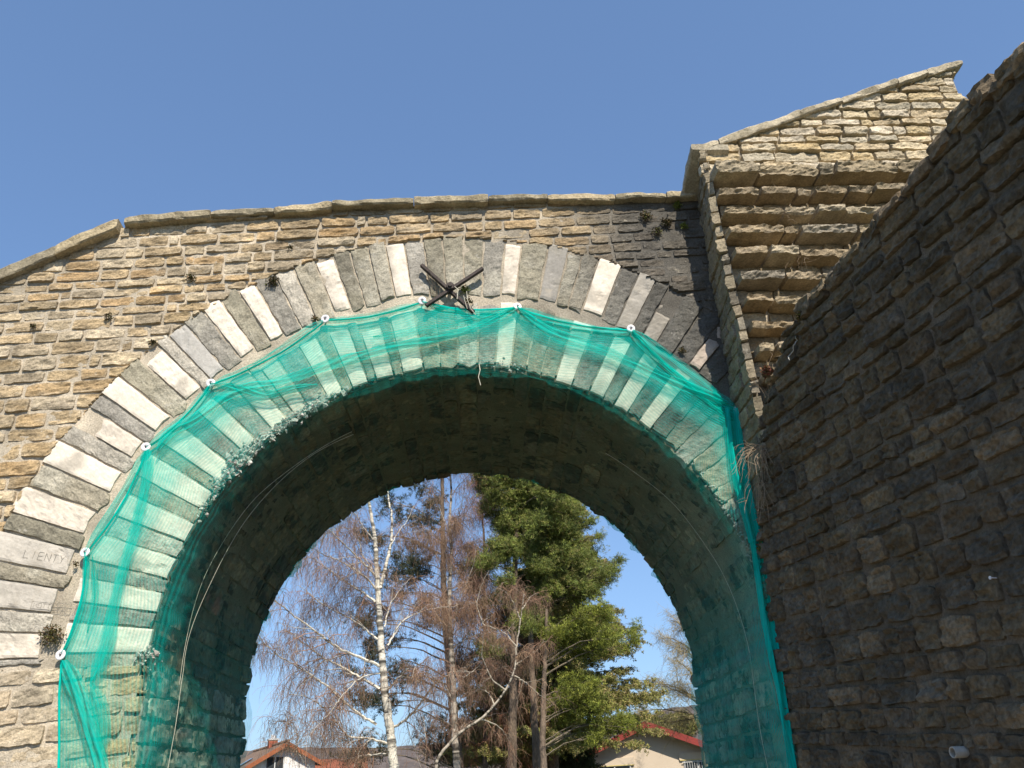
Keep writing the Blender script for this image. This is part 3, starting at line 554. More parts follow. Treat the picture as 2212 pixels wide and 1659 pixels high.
# ------------------------------------------------------------------ washers that pin the net
names = ['at the foot of the left hem, beside a moss tuft', 'where the left hem turns, second from the bottom', 'beside the long rough white stone', 'at the knee of the hem on the upper left of the arch', 'left of the crown, under a chipped white stone', 'just left of the iron wall tie', 'just right of the iron wall tie', 'below the speckled white stone on the right of the arch', 'against the corner with the wing wall']
for (u, v), nm in zip(ANC, names):
    a = thing('net_anchor', 'zinc washer '+nm, 'washer', 'round washers pinning the green netting')
    rg = np.random.default_rng(int(abs(u)*1000)); tx, ty = rg.normal(0, .12, 2)
    def Mw(r_, an, h_, u=u, v=v, tx=tx, ty=ty):
        x, y = r_*math.cos(an), r_*math.sin(an); return fac(u+x, v+y, .052+h_+tx*x+ty*y)
    m_ = MB(); prof = [(.012, .004), (.014, .006), (.030, .006), (.033, .004), (.034, 0), (.033, -.002), (.0, -.002)]; K = 24
    P = np.array([[Mw(r_, 2*math.pi*k/K, h_) for k in range(K+1)] for r_, h_ in prof]); m_.grid(P); m_.grid(np.array([[Mw(r_, 2*math.pi*k/K, h_) for k in range(K+1)] for r_, h_ in [(0, .002), (.0125, .002)]])); m_.build('washer', M_ZINC, a, True)
    m_ = MB(); P = np.array([[Mw(r_, 2*math.pi*k/6, h_) for k in range(7)] for r_, h_ in [(0, .012), (.005, .012), (.006, .010), (.006, 0)]]); m_.grid(P); m_.tube([fac(u, v, -.03), fac(u, v, .055)], .005, 6); m_.build('bolt', M_IRON, a)
    settle(a, Vector(fac(u, v)))
# ------------------------------------------------------------------ stone crumbs caught at the edge of the arch
def crumbs(name, label, cen, spread, cnt, seed, size=(.008, .03)):
    rg = np.random.default_rng(seed); m_ = MB()
    for i in range(cnt):
        th = rg.normal(cen[0], spread[0]); r_ = rg.normal(cen[1], spread[1]); n = abs(rg.normal(.018, .014))+.002; s_ = rg.uniform(*size)*(1 if rg.random() > .1 else 1.8)
        c = fac(r_*math.cos(th*D2R), ASP*r_*math.sin(th*D2R), n)
        V = rg.normal(0, 1, (7, 3)); V /= np.linalg.norm(V, axis=1)[:, None]; V *= s_*rg.uniform(.5, 1, (7, 1))*np.array([1.2, 1, .7])
        o = np.array([(1, 0, 0), (-1, 0, 0), (0, 1, 0), (0, -1, 0), (0, 0, .8), (0, 0, -.8)])*s_*rg.uniform(.6, 1.2, (6, 1)); a_ = rg.uniform(0, 6.28); ca, sa = math.cos(a_), math.sin(a_); o = (o*np.array([1.2, .9, .65]))@np.array([(ca, -sa, 0), (sa, ca, 0), (0, 0, 1)]); q_ = np.linalg.qr(rg.normal(0, 1, (3, 3)))[0]; o = o@q_
        g_ = rg.uniform(.42, .62); m_.add(c+o, None, [(0, 2, 4), (2, 1, 4), (1, 3, 4), (3, 0, 4), (2, 0, 5), (1, 2, 5), (3, 1, 5), (0, 3, 5)], (g_, g_*.94, g_*.84))
    return tag(m_.build(name, M_GREY), label, 'rubble', kind='stuff')
crumbs('stone_crumbs', 'pale crumbs of broken stone along the upper left edge of the arch, held by the net', (127, 2.10), (5, .02), 320, 1, (.006, .022))
crumbs('stone_crumbs', 'cluster of broken stone bits low on the shoulder of the arch, left of the tree tops', (140, 2.13), (2.6, .03), 300, 2, (.007, .026))
crumbs('stone_crumbs', 'small bits of stone caught at the arch edge halfway up the left side', (147, 2.10), (2.4, .018), 60, 3, (.005, .015))
crumbs('stone_crumbs', 'stone bits hanging in the net by the left springing', (178.5, 2.10), (1.0, .04), 50, 4, (.005, .018))
crumbs('stone_crumbs', 'flakes of stone below the crown of the arch, right of centre', (82, 2.12), (2.2, .03), 40, 5, (.005, .016))
crumbs('stone_crumbs', 'crumbling stone bits along the lower right edge of the arch by the wing wall', (24, 2.10), (6, .015), 90, 6, (.005, .016))
# ------------------------------------------------------------------ moss, weeds and stalks
def moss(label, c, nrm, size, seed, cols, name='moss_tuft', cat='moss', flat=.5, up=EZ, blade=.02, cnt=None):
    rg = np.random.default_rng(seed); m_ = MB(); nrm = np.array(nrm, float); s1 = np.cross(nrm, up); s1 /= np.linalg.norm(s1)
    n = cnt or int(260*(size/.06)**1.6)
    for i in range(n):
        d = rg.normal(0, .42, 3); rr = np.linalg.norm(d)
        if rr > 1: d /= rr
        p = c+size*(d[0]*s1+d[1]*np.array(up)*.85)+nrm*size*flat*abs(d[2])+nrm*.005
        a = rg.normal(0, 1, 3)+nrm*.9; a /= np.linalg.norm(a); b = np.cross(a, rg.normal(0, 1, 3)); b /= np.linalg.norm(b)
        L_ = blade*rg.uniform(.5, 1.2); col = np.array(cols[rg.integers(len(cols))])*rg.uniform(.7, 1.3)
        m_.add([p, p+a*L_*.5+b*L_*.28, p+a*L_, p+a*L_*.5-b*L_*.28], [(0, 1, 2, 3)], None, col)
    return tag(m_.build(name, M_MOSS, at=c), label, cat, 'moss tufts growing on the masonry' if cat == 'moss' else None)
G1 = [(.10, .10, .03), (.14, .12, .04), (.08, .07, .03), (.16, .10, .05)]; G2 = [(.09, .07, .035), (.13, .09, .04), (.06, .05, .03), (.10, .11, .03)]; G3 = [(.13, .17, .03), (.1, .13, .03), (.18, .2, .05)]
for (u, v), sz, cl, lb in [((-2.152, 2.932), .042, G1, 'small green moss tuft on the tan rubble below the bend in the coping'), ((-1.51, 2.897), .058, G2, 'round dark moss tuft at the head of the grey arch stones, upper left'), ((-2.722, 2.581), .036, G2, 'small brown moss tuft on the tan rubble near the left edge'), ((-3.261, 2.503), .022, G2, 'tiny moss spot at the far left of the rubble wall'), ((-2.359, 2.347), .03, G2, 'brown moss at the head of a white arch stone on the left'), ((-1.393, 3.223), .028, G2, 'dark moss speck in a joint high on the wall, left of the crown'), ((-2.70, .201), .085, G1, 'large moss tuft beside the left hem of the net near the springing'), ((1.60, 3.56), .06, G2, 'brown moss patch below the right end of the coping, left one'), ((1.78, 3.50), .055, G2, 'brown moss patch on blackened stone beside the pier shadow'), ((1.68, 3.40), .05, G2, 'lowest brown moss patch on the blackened stone'), ((1.93, 3.46), .04, G3, 'bright green moss in the shadow of the pier'), ((1.90, 3.68), .05, G3, 'green moss just under the right end of the coping'), ((1.743, 2.245), .032, G1, 'little green moss tuft among the arch stones on the right'), ((-1.159, 2.552), .026, G1, 'green moss by the washer left of the crown'), ((.02, 2.82), .045, G3, 'leafy green weed behind the centre of the iron wall tie'), ((.05, 2.70), .04, G1, 'mossy clump on the lower right arm of the iron wall tie'), ((-2.634, .66), .018, G1, 'tiny moss at the washer where the left hem turns')]:
    moss(lb, fac(u, v, .015), NF, sz, int(abs(u*v)*1000), cl)
moss('yellow-green moss in a joint of the wing wall beside the hanging net', wing(.12, 3.02, .01), WN, .05, 5, G3)
moss('reddish weed on the crest of the wing wall against the toothing', wing(.72, 4.12, .03), WN, .05, 6, [(.2, .07, .05), (.14, .1, .05), (.25, .14, .08)], 'red_weed', 'plant', .8, blade=.03)
moss('small brown weed on the wing wall crest nearer the viewer', wing(1.25, 4.26, .03), WN, .035, 7, G2)
def stalks(name, label, c, dirs, n, L0, seed, spread=.5, rad=.0022, m=None, droop=.3, at=None):
    rg = np.random.default_rng(seed); m_ = MB(); d0 = np.array(dirs, float)
    for i in range(n):
        d = d0+rg.normal(0, spread, 3); d /= np.linalg.norm(d); L_ = L0*rg.uniform(.4, 1.1); p = np.array(c)+rg.normal(0, .02, 3); pts = [p]; r0 = rad*rg.uniform(.6, 1.1)
        for k in range(7):
            d = d+rg.normal(0, .16, 3)+np.array([0, 0, -droop*.25]); d /= np.linalg.norm(d); p = p+d*L_/7; pts.append(p)
            if rg.random() < .4 and k > 1:
                e = d+rg.normal(0, .6, 3); e /= np.linalg.norm(e); m_.tube([p, p+e*L_*.12, p+e*L_*.2+rg.normal(0, .01, 3)], [r0*.6, r0*.5, r0*.3], 3)
        m_.tube(pts, np.linspace(r0, r0*.4, len(pts)), 4)
    return tag(m_.build(name, m or M_TWIG, at=c), label, 'plant')
stalks('dry_weed', 'spiky dry weed hanging in the corner where the wing wall meets the archway', wing(.42, 3.66, .03), WN*.9+np.array([0, -.5, -.1]), 34, .34, 1, .55, .0022, droop=1.0)
stalks('dry_weed', 'dry weed tips hanging lower in the corner below the spiky weed', wing(.32, 3.42, .03), WN*.6+np.array([0, -.3, -.8]), 20, .3, 2, .4, .002, droop=1.2)
stalks('dry_weed', 'thin leafless stalks at the head of the wing wall below the last toothing stone', wing(.62, 3.95, .03), np.array([-.3, -.3, .9]), 10, .28, 3, .35, .0018, droop=.2)
stalks('dry_weed', 'wispy dry stems on the lower projecting courses of the pier', gab(2.65, 2.75, .12), np.array([.0, -.5, .6]), 12, .26, 4, .7, .0013, droop=.5)
stalks('dry_weed', 'wispy dry stems on the middle projecting courses of the pier', gab(2.6, 3.18, .12), np.array([.3, -.5, .3]), 10, .3, 5, .7, .0013, droop=.5)
stalks('dry_weed', 'bare thin stems standing on the left of the iron wall tie', fac(-.2, 2.72, .05), np.array([-.15, -.4, .9]), 12, .26, 6, .3, .0012, droop=.0)
m_ = MB(); m_.tube([fac(-.06, 2.80, .1), fac(-.035, 2.76, .12), fac(-.045, 2.67, .12)], .003, 5); m_.tube([fac(.035, 2.78, .06), fac(.04, 2.68, .09), fac(.06, 2.6, .1), fac(.10, 2.53, .11)], .0022, 5); m_.tube([fac(.01, 2.74, .06), fac(.02, 2.66, .09), fac(.035, 2.60, .09)], .002, 5)
tag(m_.build('frayed_string', M_CORD), 'pale frayed strings dangling below the iron wall tie', 'string')
m_ = MB(); m_.tube([fac(.115, 2.12, .06), fac(.12, 2.06, .08), fac(.105, 2.0, .08), fac(.12, 1.93, .08)], .003, 5); tag(m_.build('hanging_root', M_CORD), 'pale root end hanging below the crown of the arch', 'root')
m_ = MB(); rg = np.random.default_rng(4); p = wing(1.15, 4.16, .04); pts = [p]
for k in range(12): p = p+np.array([rg.normal(0, .008), rg.normal(0, .012), -.012]); pts.append(p)
m_.tube(pts, .0035, 5); tag(m_.build('lichen_strand', M_PLAST), 'short white dangling strand near the crest of the wing wall', 'strand')
# drain pipe and nail in the wing wall
m_ = MB(); c = wing(1.715, 1.639); K = 16; ax = WN*.8+WD*.15
prof = [(.025, -.05), (.025, .10), (.0245, .102), (.021, .102), (.0205, .10), (.0205, -.05)]; sx = WD; sz = EZ
P = np.array([[c+r_*(math.cos(2*math.pi*k/K)*sx+math.sin(2*math.pi*k/K)*sz)+h_*ax for k in range(K+1)] for r_, h_ in prof]); m_.grid(P)
tag(m_.build('drain_pipe', M_PLAST, smooth=True), 'short white plastic pipe stub sticking out low on the wing wall', 'pipe')
m_ = MB(); c = wing(2.243, 2.326); m_.tube([c, c+WN*.05+WD*.01], .003, 6, cap=True); m_.tube([c+WN*.05+WD*.01, c+WN*.054+WD*.01], .008, 8, cap=True)
tag(m_.build('nail', M_ZINC), 'bright nail in the wing wall at the right edge', 'nail')
# ------------------------------------------------------------------ ground
M_GRASS = mat('meadow', (.07, .075, .03), attr=False, n1=(.3, .3), n2=(6, .4), bump=.5, bscale=20)
M_ROAD = mat('road_gravel', (.24, .205, .16), attr=False, n1=(.8, .2), n2=(30, .3), bump=.4, bscale=60)
m_ = MB(); u = np.array([-1500, -300, -80, -30, -10, -5, 0, 5, 10, 30, 80, 300, 1500.]); X, Y = np.meshgrid(u, u+20, indexing='ij'); m_.grid(np.stack([X, Y, 0*X], -1)); tag(m_.build('ground', M_GRASS), kind='structure')
m_ = MB(); X, Y = np.meshgrid(np.linspace(-2.0, 1.95, 6), np.linspace(-14, 16, 20), indexing='ij'); m_.grid(np.stack([X*np.where(Y < -.3, 1.6, 1)+np.where(Y < -.3, -1, 0), Y, 0*X+.006], -1)); tag(m_.build('road', M_ROAD), kind='structure')
# ------------------------------------------------------------------ the world beyond the arch
def at(px, py, Y):       # point of the plane y = Y seen at a pixel of the 2212 px wide photograph
    d = FW+((px-1106)/F_PX)*RT-((py-829.5)/F_PX)*UP; return CAM+d*((Y-CAM[1])/d[1])
A6 = lambda x, y, Y: at(x*.4+497.7, y*.4+995.4, Y)
A7 = lambda x, y, Y: at(x*.4+940, y*.4+995.4, Y)
def leafmat(name, tr=.2, n1=(.9, .35)):
    m = bpy.data.materials.new(name); m.use_nodes = True; t = m.node_tree; N = t.nodes; L = t.links; b = N['Principled BSDF']; b.inputs['Roughness'].default_value = .6; b.inputs['Specular IOR Level'].default_value = .25
    a = N.new('ShaderNodeAttribute'); a.attribute_name = 'col'; tc = N.new('ShaderNodeTexCoord'); n = N.new('ShaderNodeTexNoise'); n.inputs['Scale'].default_value = n1[0]; n.inputs['Detail'].default_value = 3; L.new(tc.outputs['Object'], n.inputs['Vector'])
    mr = N.new('ShaderNodeMapRange'); mr.inputs[1].default_value = .3; mr.inputs[2].default_value = .7; mr.inputs[3].default_value = 1-n1[1]; mr.inputs[4].default_value = 1+n1[1]; L.new(n.outputs['Fac'], mr.inputs[0])
    v = N.new('ShaderNodeVectorMath'); v.operation = 'SCALE'; L.new(a.outputs['Color'], v.inputs[0]); L.new(mr.outputs[0], v.inputs['Scale']); L.new(v.outputs[0], b.inputs['Base Color'])
    tl = N.new('ShaderNodeBsdfTranslucent'); L.new(v.outputs[0], tl.inputs[0]); mx = N.new('ShaderNodeMixShader'); mx.inputs[0].default_value = tr; L.new(b.outputs[0], mx.inputs[1]); L.new(tl.outputs[0], mx.inputs[2]); L.new(mx.outputs[0], N['Material Output'].inputs[0])
    return m
M_NEEDLE = leafmat('conifer_needles')
M_BARK = mat('conifer_bark', n1=(3, .3), n2=(22, .45), bump=.8, bscale=14, bdist=.05, stretch=(1, 1, .35))
M_BIRCH = mat('birch_bark', n1=(2, .1), n2=(9, .2), bump=.3, bscale=12, bdist=.03, stretch=(1, 1, 3.5), spots=[(2.2, .55, (.05, .045, .04), .95), (7, .62, (.08, .07, .06), .9)])
M_TW = mat('bare_twigs', n1=(.8, .25), n2=(9, .2), bump=0)
def smooth_path(p, n):
    p = np.asarray(p, float); s_ = np.concatenate([[0], np.cumsum(np.linalg.norm(np.diff(p, axis=0), axis=1))]); t_ = np.linspace(0, s_[-1], n)
    q = np.stack([np.interp(t_, s_, p[:, k]) for k in range(3)], -1)
    for _ in range(2): q[1:-1] = (q[:-2]+2*q[1:-1]+q[2:])/4
    return q
def wander(p0, d, L_, n, rg, jit, bend):
    p = np.array(p0, float); d = np.array(d, float); d /= np.linalg.norm(d); pts = [p.copy()]
    for k in range(n):
        d = d+rg.normal(0, jit, 3)+bend/n; d /= np.linalg.norm(d); p = p+d*L_/n; pts.append(p.copy())
    return np.array(pts)
WHB = (.68, .63, .53); TWC = [(.27, .16, .11), (.22, .135, .095), (.33, .20, .13), (.18, .12, .085), (.36, .25, .16)]
class Bare:
    """bare broadleaf tree: limbs follow given lines, side branches, then fine (hanging) twigs"""
    def __init__(s, seed, hang=1., twc=TWC, marks=True): s.rg = np.random.default_rng(seed); s.big = MB(); s.br = MB(); s.tw = MB(); s.hang = hang; s.twc = twc; s.nt = 0; s.marks = marks
    def trunk(s, pts, r0, r1, col=WHB):
        q = smooth_path(pts, max(24, len(pts)*6)); q[:, :2] += s.rg.normal(0, .012, (len(q), 2)); 
        if s.marks:
            w_ = smooth_path(q, 260); c = np.repeat(np.array([col]), 260, 0)*s.rg.uniform(.85, 1.08, (260, 1)); i = 0
            while i < 258:
                if s.rg.random() < .30: k = s.rg.integers(1, 4); c[i:i+k] *= s.rg.uniform(.12, .5)
                i += 2
            V0 = s.big; V0.tube(w_, np.linspace(r0, r1, 260)*(1+.04*s.rg.normal(0, 1, 260)), 12, c)
        else: s.big.tube(q, np.linspace(r0, r1, len(q)), 10, col)
        return q
    def twigs(s, q, n, L0, rad=.0055):
        rg = s.rg
        for _ in range(n):
            i = rg.integers(len(q)//5, len(q)); d = rg.normal(0, .6, 3)+(q[min(i+1, len(q)-1)]-q[i-1])*1.2; c = np.array(s.twc[rg.integers(len(s.twc))])*rg.uniform(.8, 1.2)
            L_ = L0*rg.uniform(.4, 1.2); w_ = wander(q[i], d, L_, 7, rg, .22, np.array([0, 0, -2.6*s.hang])); s.tw.tube(w_, np.linspace(rad, rad*.55, len(w_)), 3, c); s.nt += 1
            for j in (2, 3, 5):
                if rg.random() < .75:
                    e = rg.normal(0, .5, 3)+np.array([0, 0, -.5*s.hang]); x = wander(w_[j], e, L_*.45, 4, rg, .2, np.array([0, 0, -1.6*s.hang])); s.tw.tube(x, np.linspace(rad*.7, rad*.45, len(x)), 3, c)
    def limb(s, pts, r0, r1, side=6, sl=1.3, tw=7, tl=.7, col=WHB, ydrift=0.):
        rg = s.rg; q = smooth_path(pts, max(12, len(pts)*5)); q[:, 1] += np.linspace(0, ydrift, len(q)); q += rg.normal(0, .012, q.shape)
        cc = np.array(col)*np.linspace(1, .55, len(q))[:, None]
        s.br.tube(q, np.linspace(r0, r1, len(q)), 6, cc)
        ax = q[-1]-q[0]; ax /= np.linalg.norm(ax)
        for k in range(side):
            i = int(len(q)*rg.uniform(.12, .98)); d = ax*.8+rg.normal(0, .55, 3); L_ = sl*rg.uniform(.5, 1.2)*(1-.4*i/len(q))
            w_ = wander(q[min(i, len(q)-1)], d, L_, 8, rg, .16, np.array([0, 0, .1-.6*s.hang]))
            rr = max(.006, r0*(1-.7*i/len(q))*.45); s.br.tube(w_, np.linspace(rr, .005, len(w_)), 4, np.array(s.twc[0])*1.7 if rg.random() < .5 else np.array(col)*.7)
            s.twigs(w_, tw, tl)
        s.twigs(q, int(tw*2.2), tl)
        return q
    def build(s, name, label, group='trees beyond the arch', bigmat=None, cat='tree'):
        base = s.big.v[0][0].copy(); t_ = thing(name, label, cat, group)
        s.big.build('trunk', bigmat or M_BIRCH, t_, True); s.br.build('limbs', bigmat or M_BIRCH, t_); s.tw.build('twigs', M_TW, t_); settle(t_, Vector((base[0], base[1], 0))); return t_
def down(p, lean=0.):     # foot of a trunk on the ground
    return np.array([p[0]+lean*p[2], p[1], 0.])
def auto_limbs(T, q, n, z0, z1, L_, r0, up=.75, side=5, sl=1.0, tw=6, tl=.6, az=None, col=WHB):
    rg = T.rg
    for k in range(n):
        z = rg.uniform(z0, z1); i = int(np.argmin(abs(q[:, 2]-z))); a = rg.uniform(0, 6.283) if az is None else rg.normal(*az)
        f = 1-.6*(z-z0)/(z1-z0+1e-6); d = np.array([math.cos(a), math.sin(a), up]); w_ = wander(q[i], d, L_*f*rg.uniform(.7, 1.2), 10, rg, .1, np.array([0, 0, .2-.45*T.hang]))
        T.limb(w_, r0*f, .008, side, sl*f, tw, tl, col)
# ---- white birch in front
YA = 27.
T = Bare(101)
tp = [A6(x, y, YA) for x, y in [(885, 1659), (868, 1500), (855, 1400), (840, 1300), (830, 1200), (815, 1000), (800, 750), (790, 600), (785, 450), (770, 350), (752, 250), (735, 120), (725, -60)]]
q = T.trunk([down(tp[0], -.0)]+tp, .20, .035)
q2 = T.trunk([A6(x, y, YA+.1) for x, y in [(812, 690), (828, 610), (850, 520), (870, 440), (873, 300), (850, 190), (845, 60)]], .075, .02)
for pts, r_, dy in [([(808, 1110), (740, 1080), (620, 1040), (560, 1000), (500, 955), (420, 900), (370, 860), (290, 800), (220, 765)], .06, -2.5), ([(812, 1235), (740, 1190), (650, 1140), (580, 1095), (500, 1060), (420, 1000), (330, 935), (290, 900), (235, 870)], .062, 1.5), ([(790, 1425), (700, 1370), (600, 1290), (550, 1235), (500, 1200), (430, 1150), (370, 1120), (300, 1080), (250, 1040), (190, 980), (150, 900)], .055, -1), ([(785, 765), (740, 725), (690, 690), (590, 620), (540, 580), (490, 540), (440, 500), (395, 470)], .05, 1.5), ([(785, 690), (740, 640), (660, 590), (600, 565), (540, 550), (450, 505)], .04, -1.5), ([(795, 965), (720, 900), (680, 870), (600, 820), (540, 790), (450, 735), (390, 680), (340, 640)], .045, 1), ([(780, 615), (730, 570), (650, 500), (600, 460), (560, 420), (535, 370)], .04, -2), ([(785, 640), (750, 560), (700, 490), (690, 420), (640, 350), (600, 320)], .03, 1), ([(780, 430), (730, 380), (700, 330), (650, 260)], .028, -1), ([(850, 1000), (900, 870), (950, 820), (1050, 765), (1170, 730)], .04, 2), ([(835, 1250), (900, 1200), (960, 1150), (1040, 1130), (1090, 1100)], .035, -2), ([(880, 1440), (940, 1410), (1000, 1360), (1060, 1290), (1110, 1230), (1180, 1190), (1250, 1165)], .05, -2), ([(860, 1530), (750, 1500), (650, 1500), (600, 1420), (520, 1330), (440, 1290), (380, 1290)], .045, -2), ([(850, 1580), (700, 1590), (600, 1600), (540, 1612)], .04, 2), ([(430, 1659), (390, 1620), (355, 1560), (350, 1530), (370, 1490), (335, 1440), (310, 1390), (290, 1360)], .022, 0), ([(800, 820), (760, 760), (720, 740), (690, 760)], .02, 1), ([(830, 900), (850, 750), (900, 650), (960, 560)], .03, 2), ([(870, 450), (900, 380), (950, 300), (980, 200)], .02, 1), ([(820, 1150), (760, 1160), (700, 1200), (640, 1290), (590, 1400), (570, 1420)], .03, -2.5)]:
    L_ = abs(pts[-1][0]-pts[0][0])+abs(pts[-1][1]-pts[0][1]); k = max(3, int(L_/55))
    T.limb([A6(x, y, YA) for x, y in pts], r_, .010, k+3, 1.7, 13, 1.3, ydrift=dy)
T.build('birch_tree', 'tall white-barked birch with long bare limbs reaching left, nearest tree seen through the arch')
# ---- second birch with white leader, right of it
YB = 32.
T = Bare(202)
tp = [A6(x, y, YB) for x, y in [(1225, 1659), (1212, 1500), (1205, 1300), (1200, 1150), (1192, 1000), (1188, 850), (1182, 700), (1190, 600), (1195, 480), (1182, 350), (1192, 200), (1188, 80), (1190, -60)]]
q = T.trunk([down(tp[0])]+tp, .17, .03, (.42, .37, .31))
for pts in [[(1195, 960), (1215, 850), (1240, 740), (1290, 650), (1320, 560), (1330, 480)], [(1185, 700), (1160, 600), (1110, 500), (1080, 420), (1040, 360)], [(1200, 1010), (1240, 980), (1300, 950), (1370, 930), (1430, 940)], [(1190, 480), (1220, 380), (1250, 280), (1270, 180)], [(1190, 420), (1150, 300), (1110, 200), (1090, 120)], [(1200, 1150), (1260, 1170), (1340, 1100), (1400, 1000)], [(1205, 1300), (1150, 1200), (1060, 1150), (980, 1120), (900, 1050)]]:
    T.limb([A6(x, y, YB) for x, y in pts], .035, .008, 6, 1.2, 8, .9, ydrift=T.rg.uniform(-2, 2), col=(.5, .45, .38))
auto_limbs(T, q, 24, 3.5, 17, 3.2, .03, .8, 5, 1.2, 8, .9, col=(.3, .24, .19))
auto_limbs(T, q, 22, 6, 18, 2.6, .02, .5, 5, 1.3, 14, 1.2, col=(.26, .2, .16))
T.build('birch_tree', 'second birch with a thin pale leader and dense reddish twigs, right of the white birch')
# ---- third birch leaning from lower left to upper right
YC = 29.
T = Bare(303)
tp = [A7(x, y, YC) for x, y in [(10, 1610), (60, 1545), (120, 1480), (180, 1435), (250, 1395), (320, 1320), (380, 1240), (410, 1180), (432, 1120), (440, 1000), (460, 860), (480, 720)]]
base = down(tp[0], .0)
q = T.trunk([base, base*.5+tp[0]*.5+np.array([-.1, 0, 0])]+tp, .075, .018, (.42, .37, .3))
for pts in [[(380, 1240), (300, 1180), (250, 1060), (265, 930), (310, 940)], [(440, 1100), (490, 1060), (560, 1010), (600, 940)], [(430, 1160), (500, 1200), (560, 1260), (620, 1290)], [(250, 1395), (350, 1430), (400, 1500), (410, 1580)], [(320, 1320), (290, 1250), (240, 1220), (180, 1260)], [(440, 1000), (380, 930), (330, 900), (260, 880), (220, 760), (250, 640), (290, 560)], [(460, 860), (420, 760), (370, 700), (320, 690)], [(470, 800), (520, 720), (560, 700)]]:
    T.limb([A7(x, y, YC) for x, y in pts], .03, .008, 6, 1.1, 9, .85, ydrift=T.rg.uniform(-1.5, 1.5), col=(.45, .4, .32))
auto_limbs(T, q, 10, 3, 9, 2.0, .022, .7, 4, .9, 9, .8, col=(.3, .24, .19))
T.build('birch_tree', 'slender leaning birch with a pale crooked stem crossing in front of the pine trunks')
# ---- reddish bare birch behind the middle
YD = 38.5
T = Bare(404, marks=False, twc=[(.42, .19, .12), (.36, .17, .11), (.48, .24, .15), (.3, .15, .1)])
tp = [A7(x, y, YD) for x, y in [(270, 1659), (275, 1400), (265, 1100), (270, 900), (262, 700), (268, 500), (255, 300), (262, 150), (255, 0)]]
q = T.trunk([down(tp[0])]+tp, .16, .03, (.22, .17, .14))
auto_limbs(T, q, 62, 2.2, 19, 3.4, .03, .6, 5, 1.4, 11, 1.2, col=(.24, .17, .13))
T.build('birch_tree', 'bare tree with a veil of drooping reddish brown twigs between the birches and the pines')
# ---- conifers
def tufts(mb, C, L0, cols, rg, nb=9, wd=.018, up=.35, out=None):
    """needle tufts at the points C: thin blades fanning out"""
    C = np.asarray(C); n = len(C); D = rg.normal(0, 1, (n, nb, 3)); D[..., 2] += up
    if out is not None: D += out[:, None]*1.1
    D /= np.linalg.norm(D, axis=2)[..., None]; Wd = np.cross(D, rg.normal(0, 1, (n, nb, 3))); Wd /= np.linalg.norm(Wd, axis=2)[..., None]
    L_ = L0*rg.uniform(.6, 1.2, (n, nb, 1)); P0 = C[:, None]+0*D; a = P0+D*L_*.45+Wd*wd; b = P0+D*L_; c = P0+D*L_*.45-Wd*wd
    V = np.stack([P0, a, b, c], 2).reshape(-1, 3); i = np.arange(len(V)).reshape(-1, 4)
    cc = np.array(cols)[rg.integers(len(cols), size=n)]*rg.uniform(.75, 1.25, (n, 1)); cc = np.repeat(cc, nb*4, axis=0)
    mb.add(V, i, None, cc)
PN = [(.22, .265, .06), (.17, .215, .055), (.27, .30, .065), (.13, .17, .05), (.27, .25, .09)]
PD = [(.05, .065, .035), (.06, .075, .04), (.08, .085, .045), (.045, .055, .035)]
SPR = [(.23, .23, .06), (.19, .19, .06), (.28, .25, .08), (.15, .16, .05), (.32, .25, .12)]
def pine(name, label, trunk, r0, r1, clumps, cols, seed, Y, barkc=(.19, .145, .11), dens=1., f=A7, auto=None, tl=.17):
    rg = np.random.default_rng(seed); t_ = thing(name, label, 'tree', 'trees beyond the arch')
    tp = [f(x, y, Y) for x, y in trunk]; q = smooth_path([down(tp[0])]+tp, 50); q[:, :2] += rg.normal(0, .015, (len(q), 2)); m_ = MB(); m_.tube(q, np.linspace(r0, r1, len(q)), 12, barkc)
    m_.build('trunk', M_BARK, t_, True); lm = MB(); fo = MB()
    cl = []
    for (x, y, rx, ry) in clumps:
        c = f(x, y, Y); s_ = .4*(Y-CAM[1])/2000; cl.append((c+np.array([0, rg.normal(0, 1.0), 0]), rx*s_, ry*s_))
    if auto: cl += auto(q, rg)
    for c, rx, rz in cl:
        i = int(np.argmin(abs(q[:, 2]-(c[2]-.25*abs(c[0]-q[:, 0].mean()))))); i = min(i, len(q)-2); L_ = np.linalg.norm(c-q[i]); mid = (c+q[i])/2+np.array([0, 0, .12*L_])
        w_ = smooth_path([q[i], mid, c], 10)+rg.normal(0, .02, (10, 3)); w_[0] = q[i]; lm.tube(w_, np.linspace(max(.015, .008*L_+.012), .010, 10), 5, (.2, .165, .12))
        k = max(6, int(26*dens*(rx*rz)/(.35*.25)));
        sub = rg.normal(0, .62, (k, 3))*np.array([rx, rx, rz])+c; sub[:, 2] += .12*np.sin(sub[:, 0]*5+sub[:, 1]*3)
        for p in sub[:max(3, k//5)]:
            lm.tube(wander(w_[6], p-w_[6], np.linalg.norm(p-w_[6]), 4, rg, .1, np.zeros(3)), [.012, .009, .008, .006, .005], 3, (.24, .2, .15))
        ns = 8; C = (sub[:, None]+rg.normal(0, .11, (k, ns, 3))).reshape(-1, 3); tufts(fo, C, tl*.9, cols+[tuple(.45*x for x in cols[0])]*2, rg, 9, .0085*tl/.17, .9)
    lm.build('limbs', M_BARK, t_); fo.build('foliage', M_NEEDLE, t_); settle(t_, Vector(down(tp[0]))); return t_
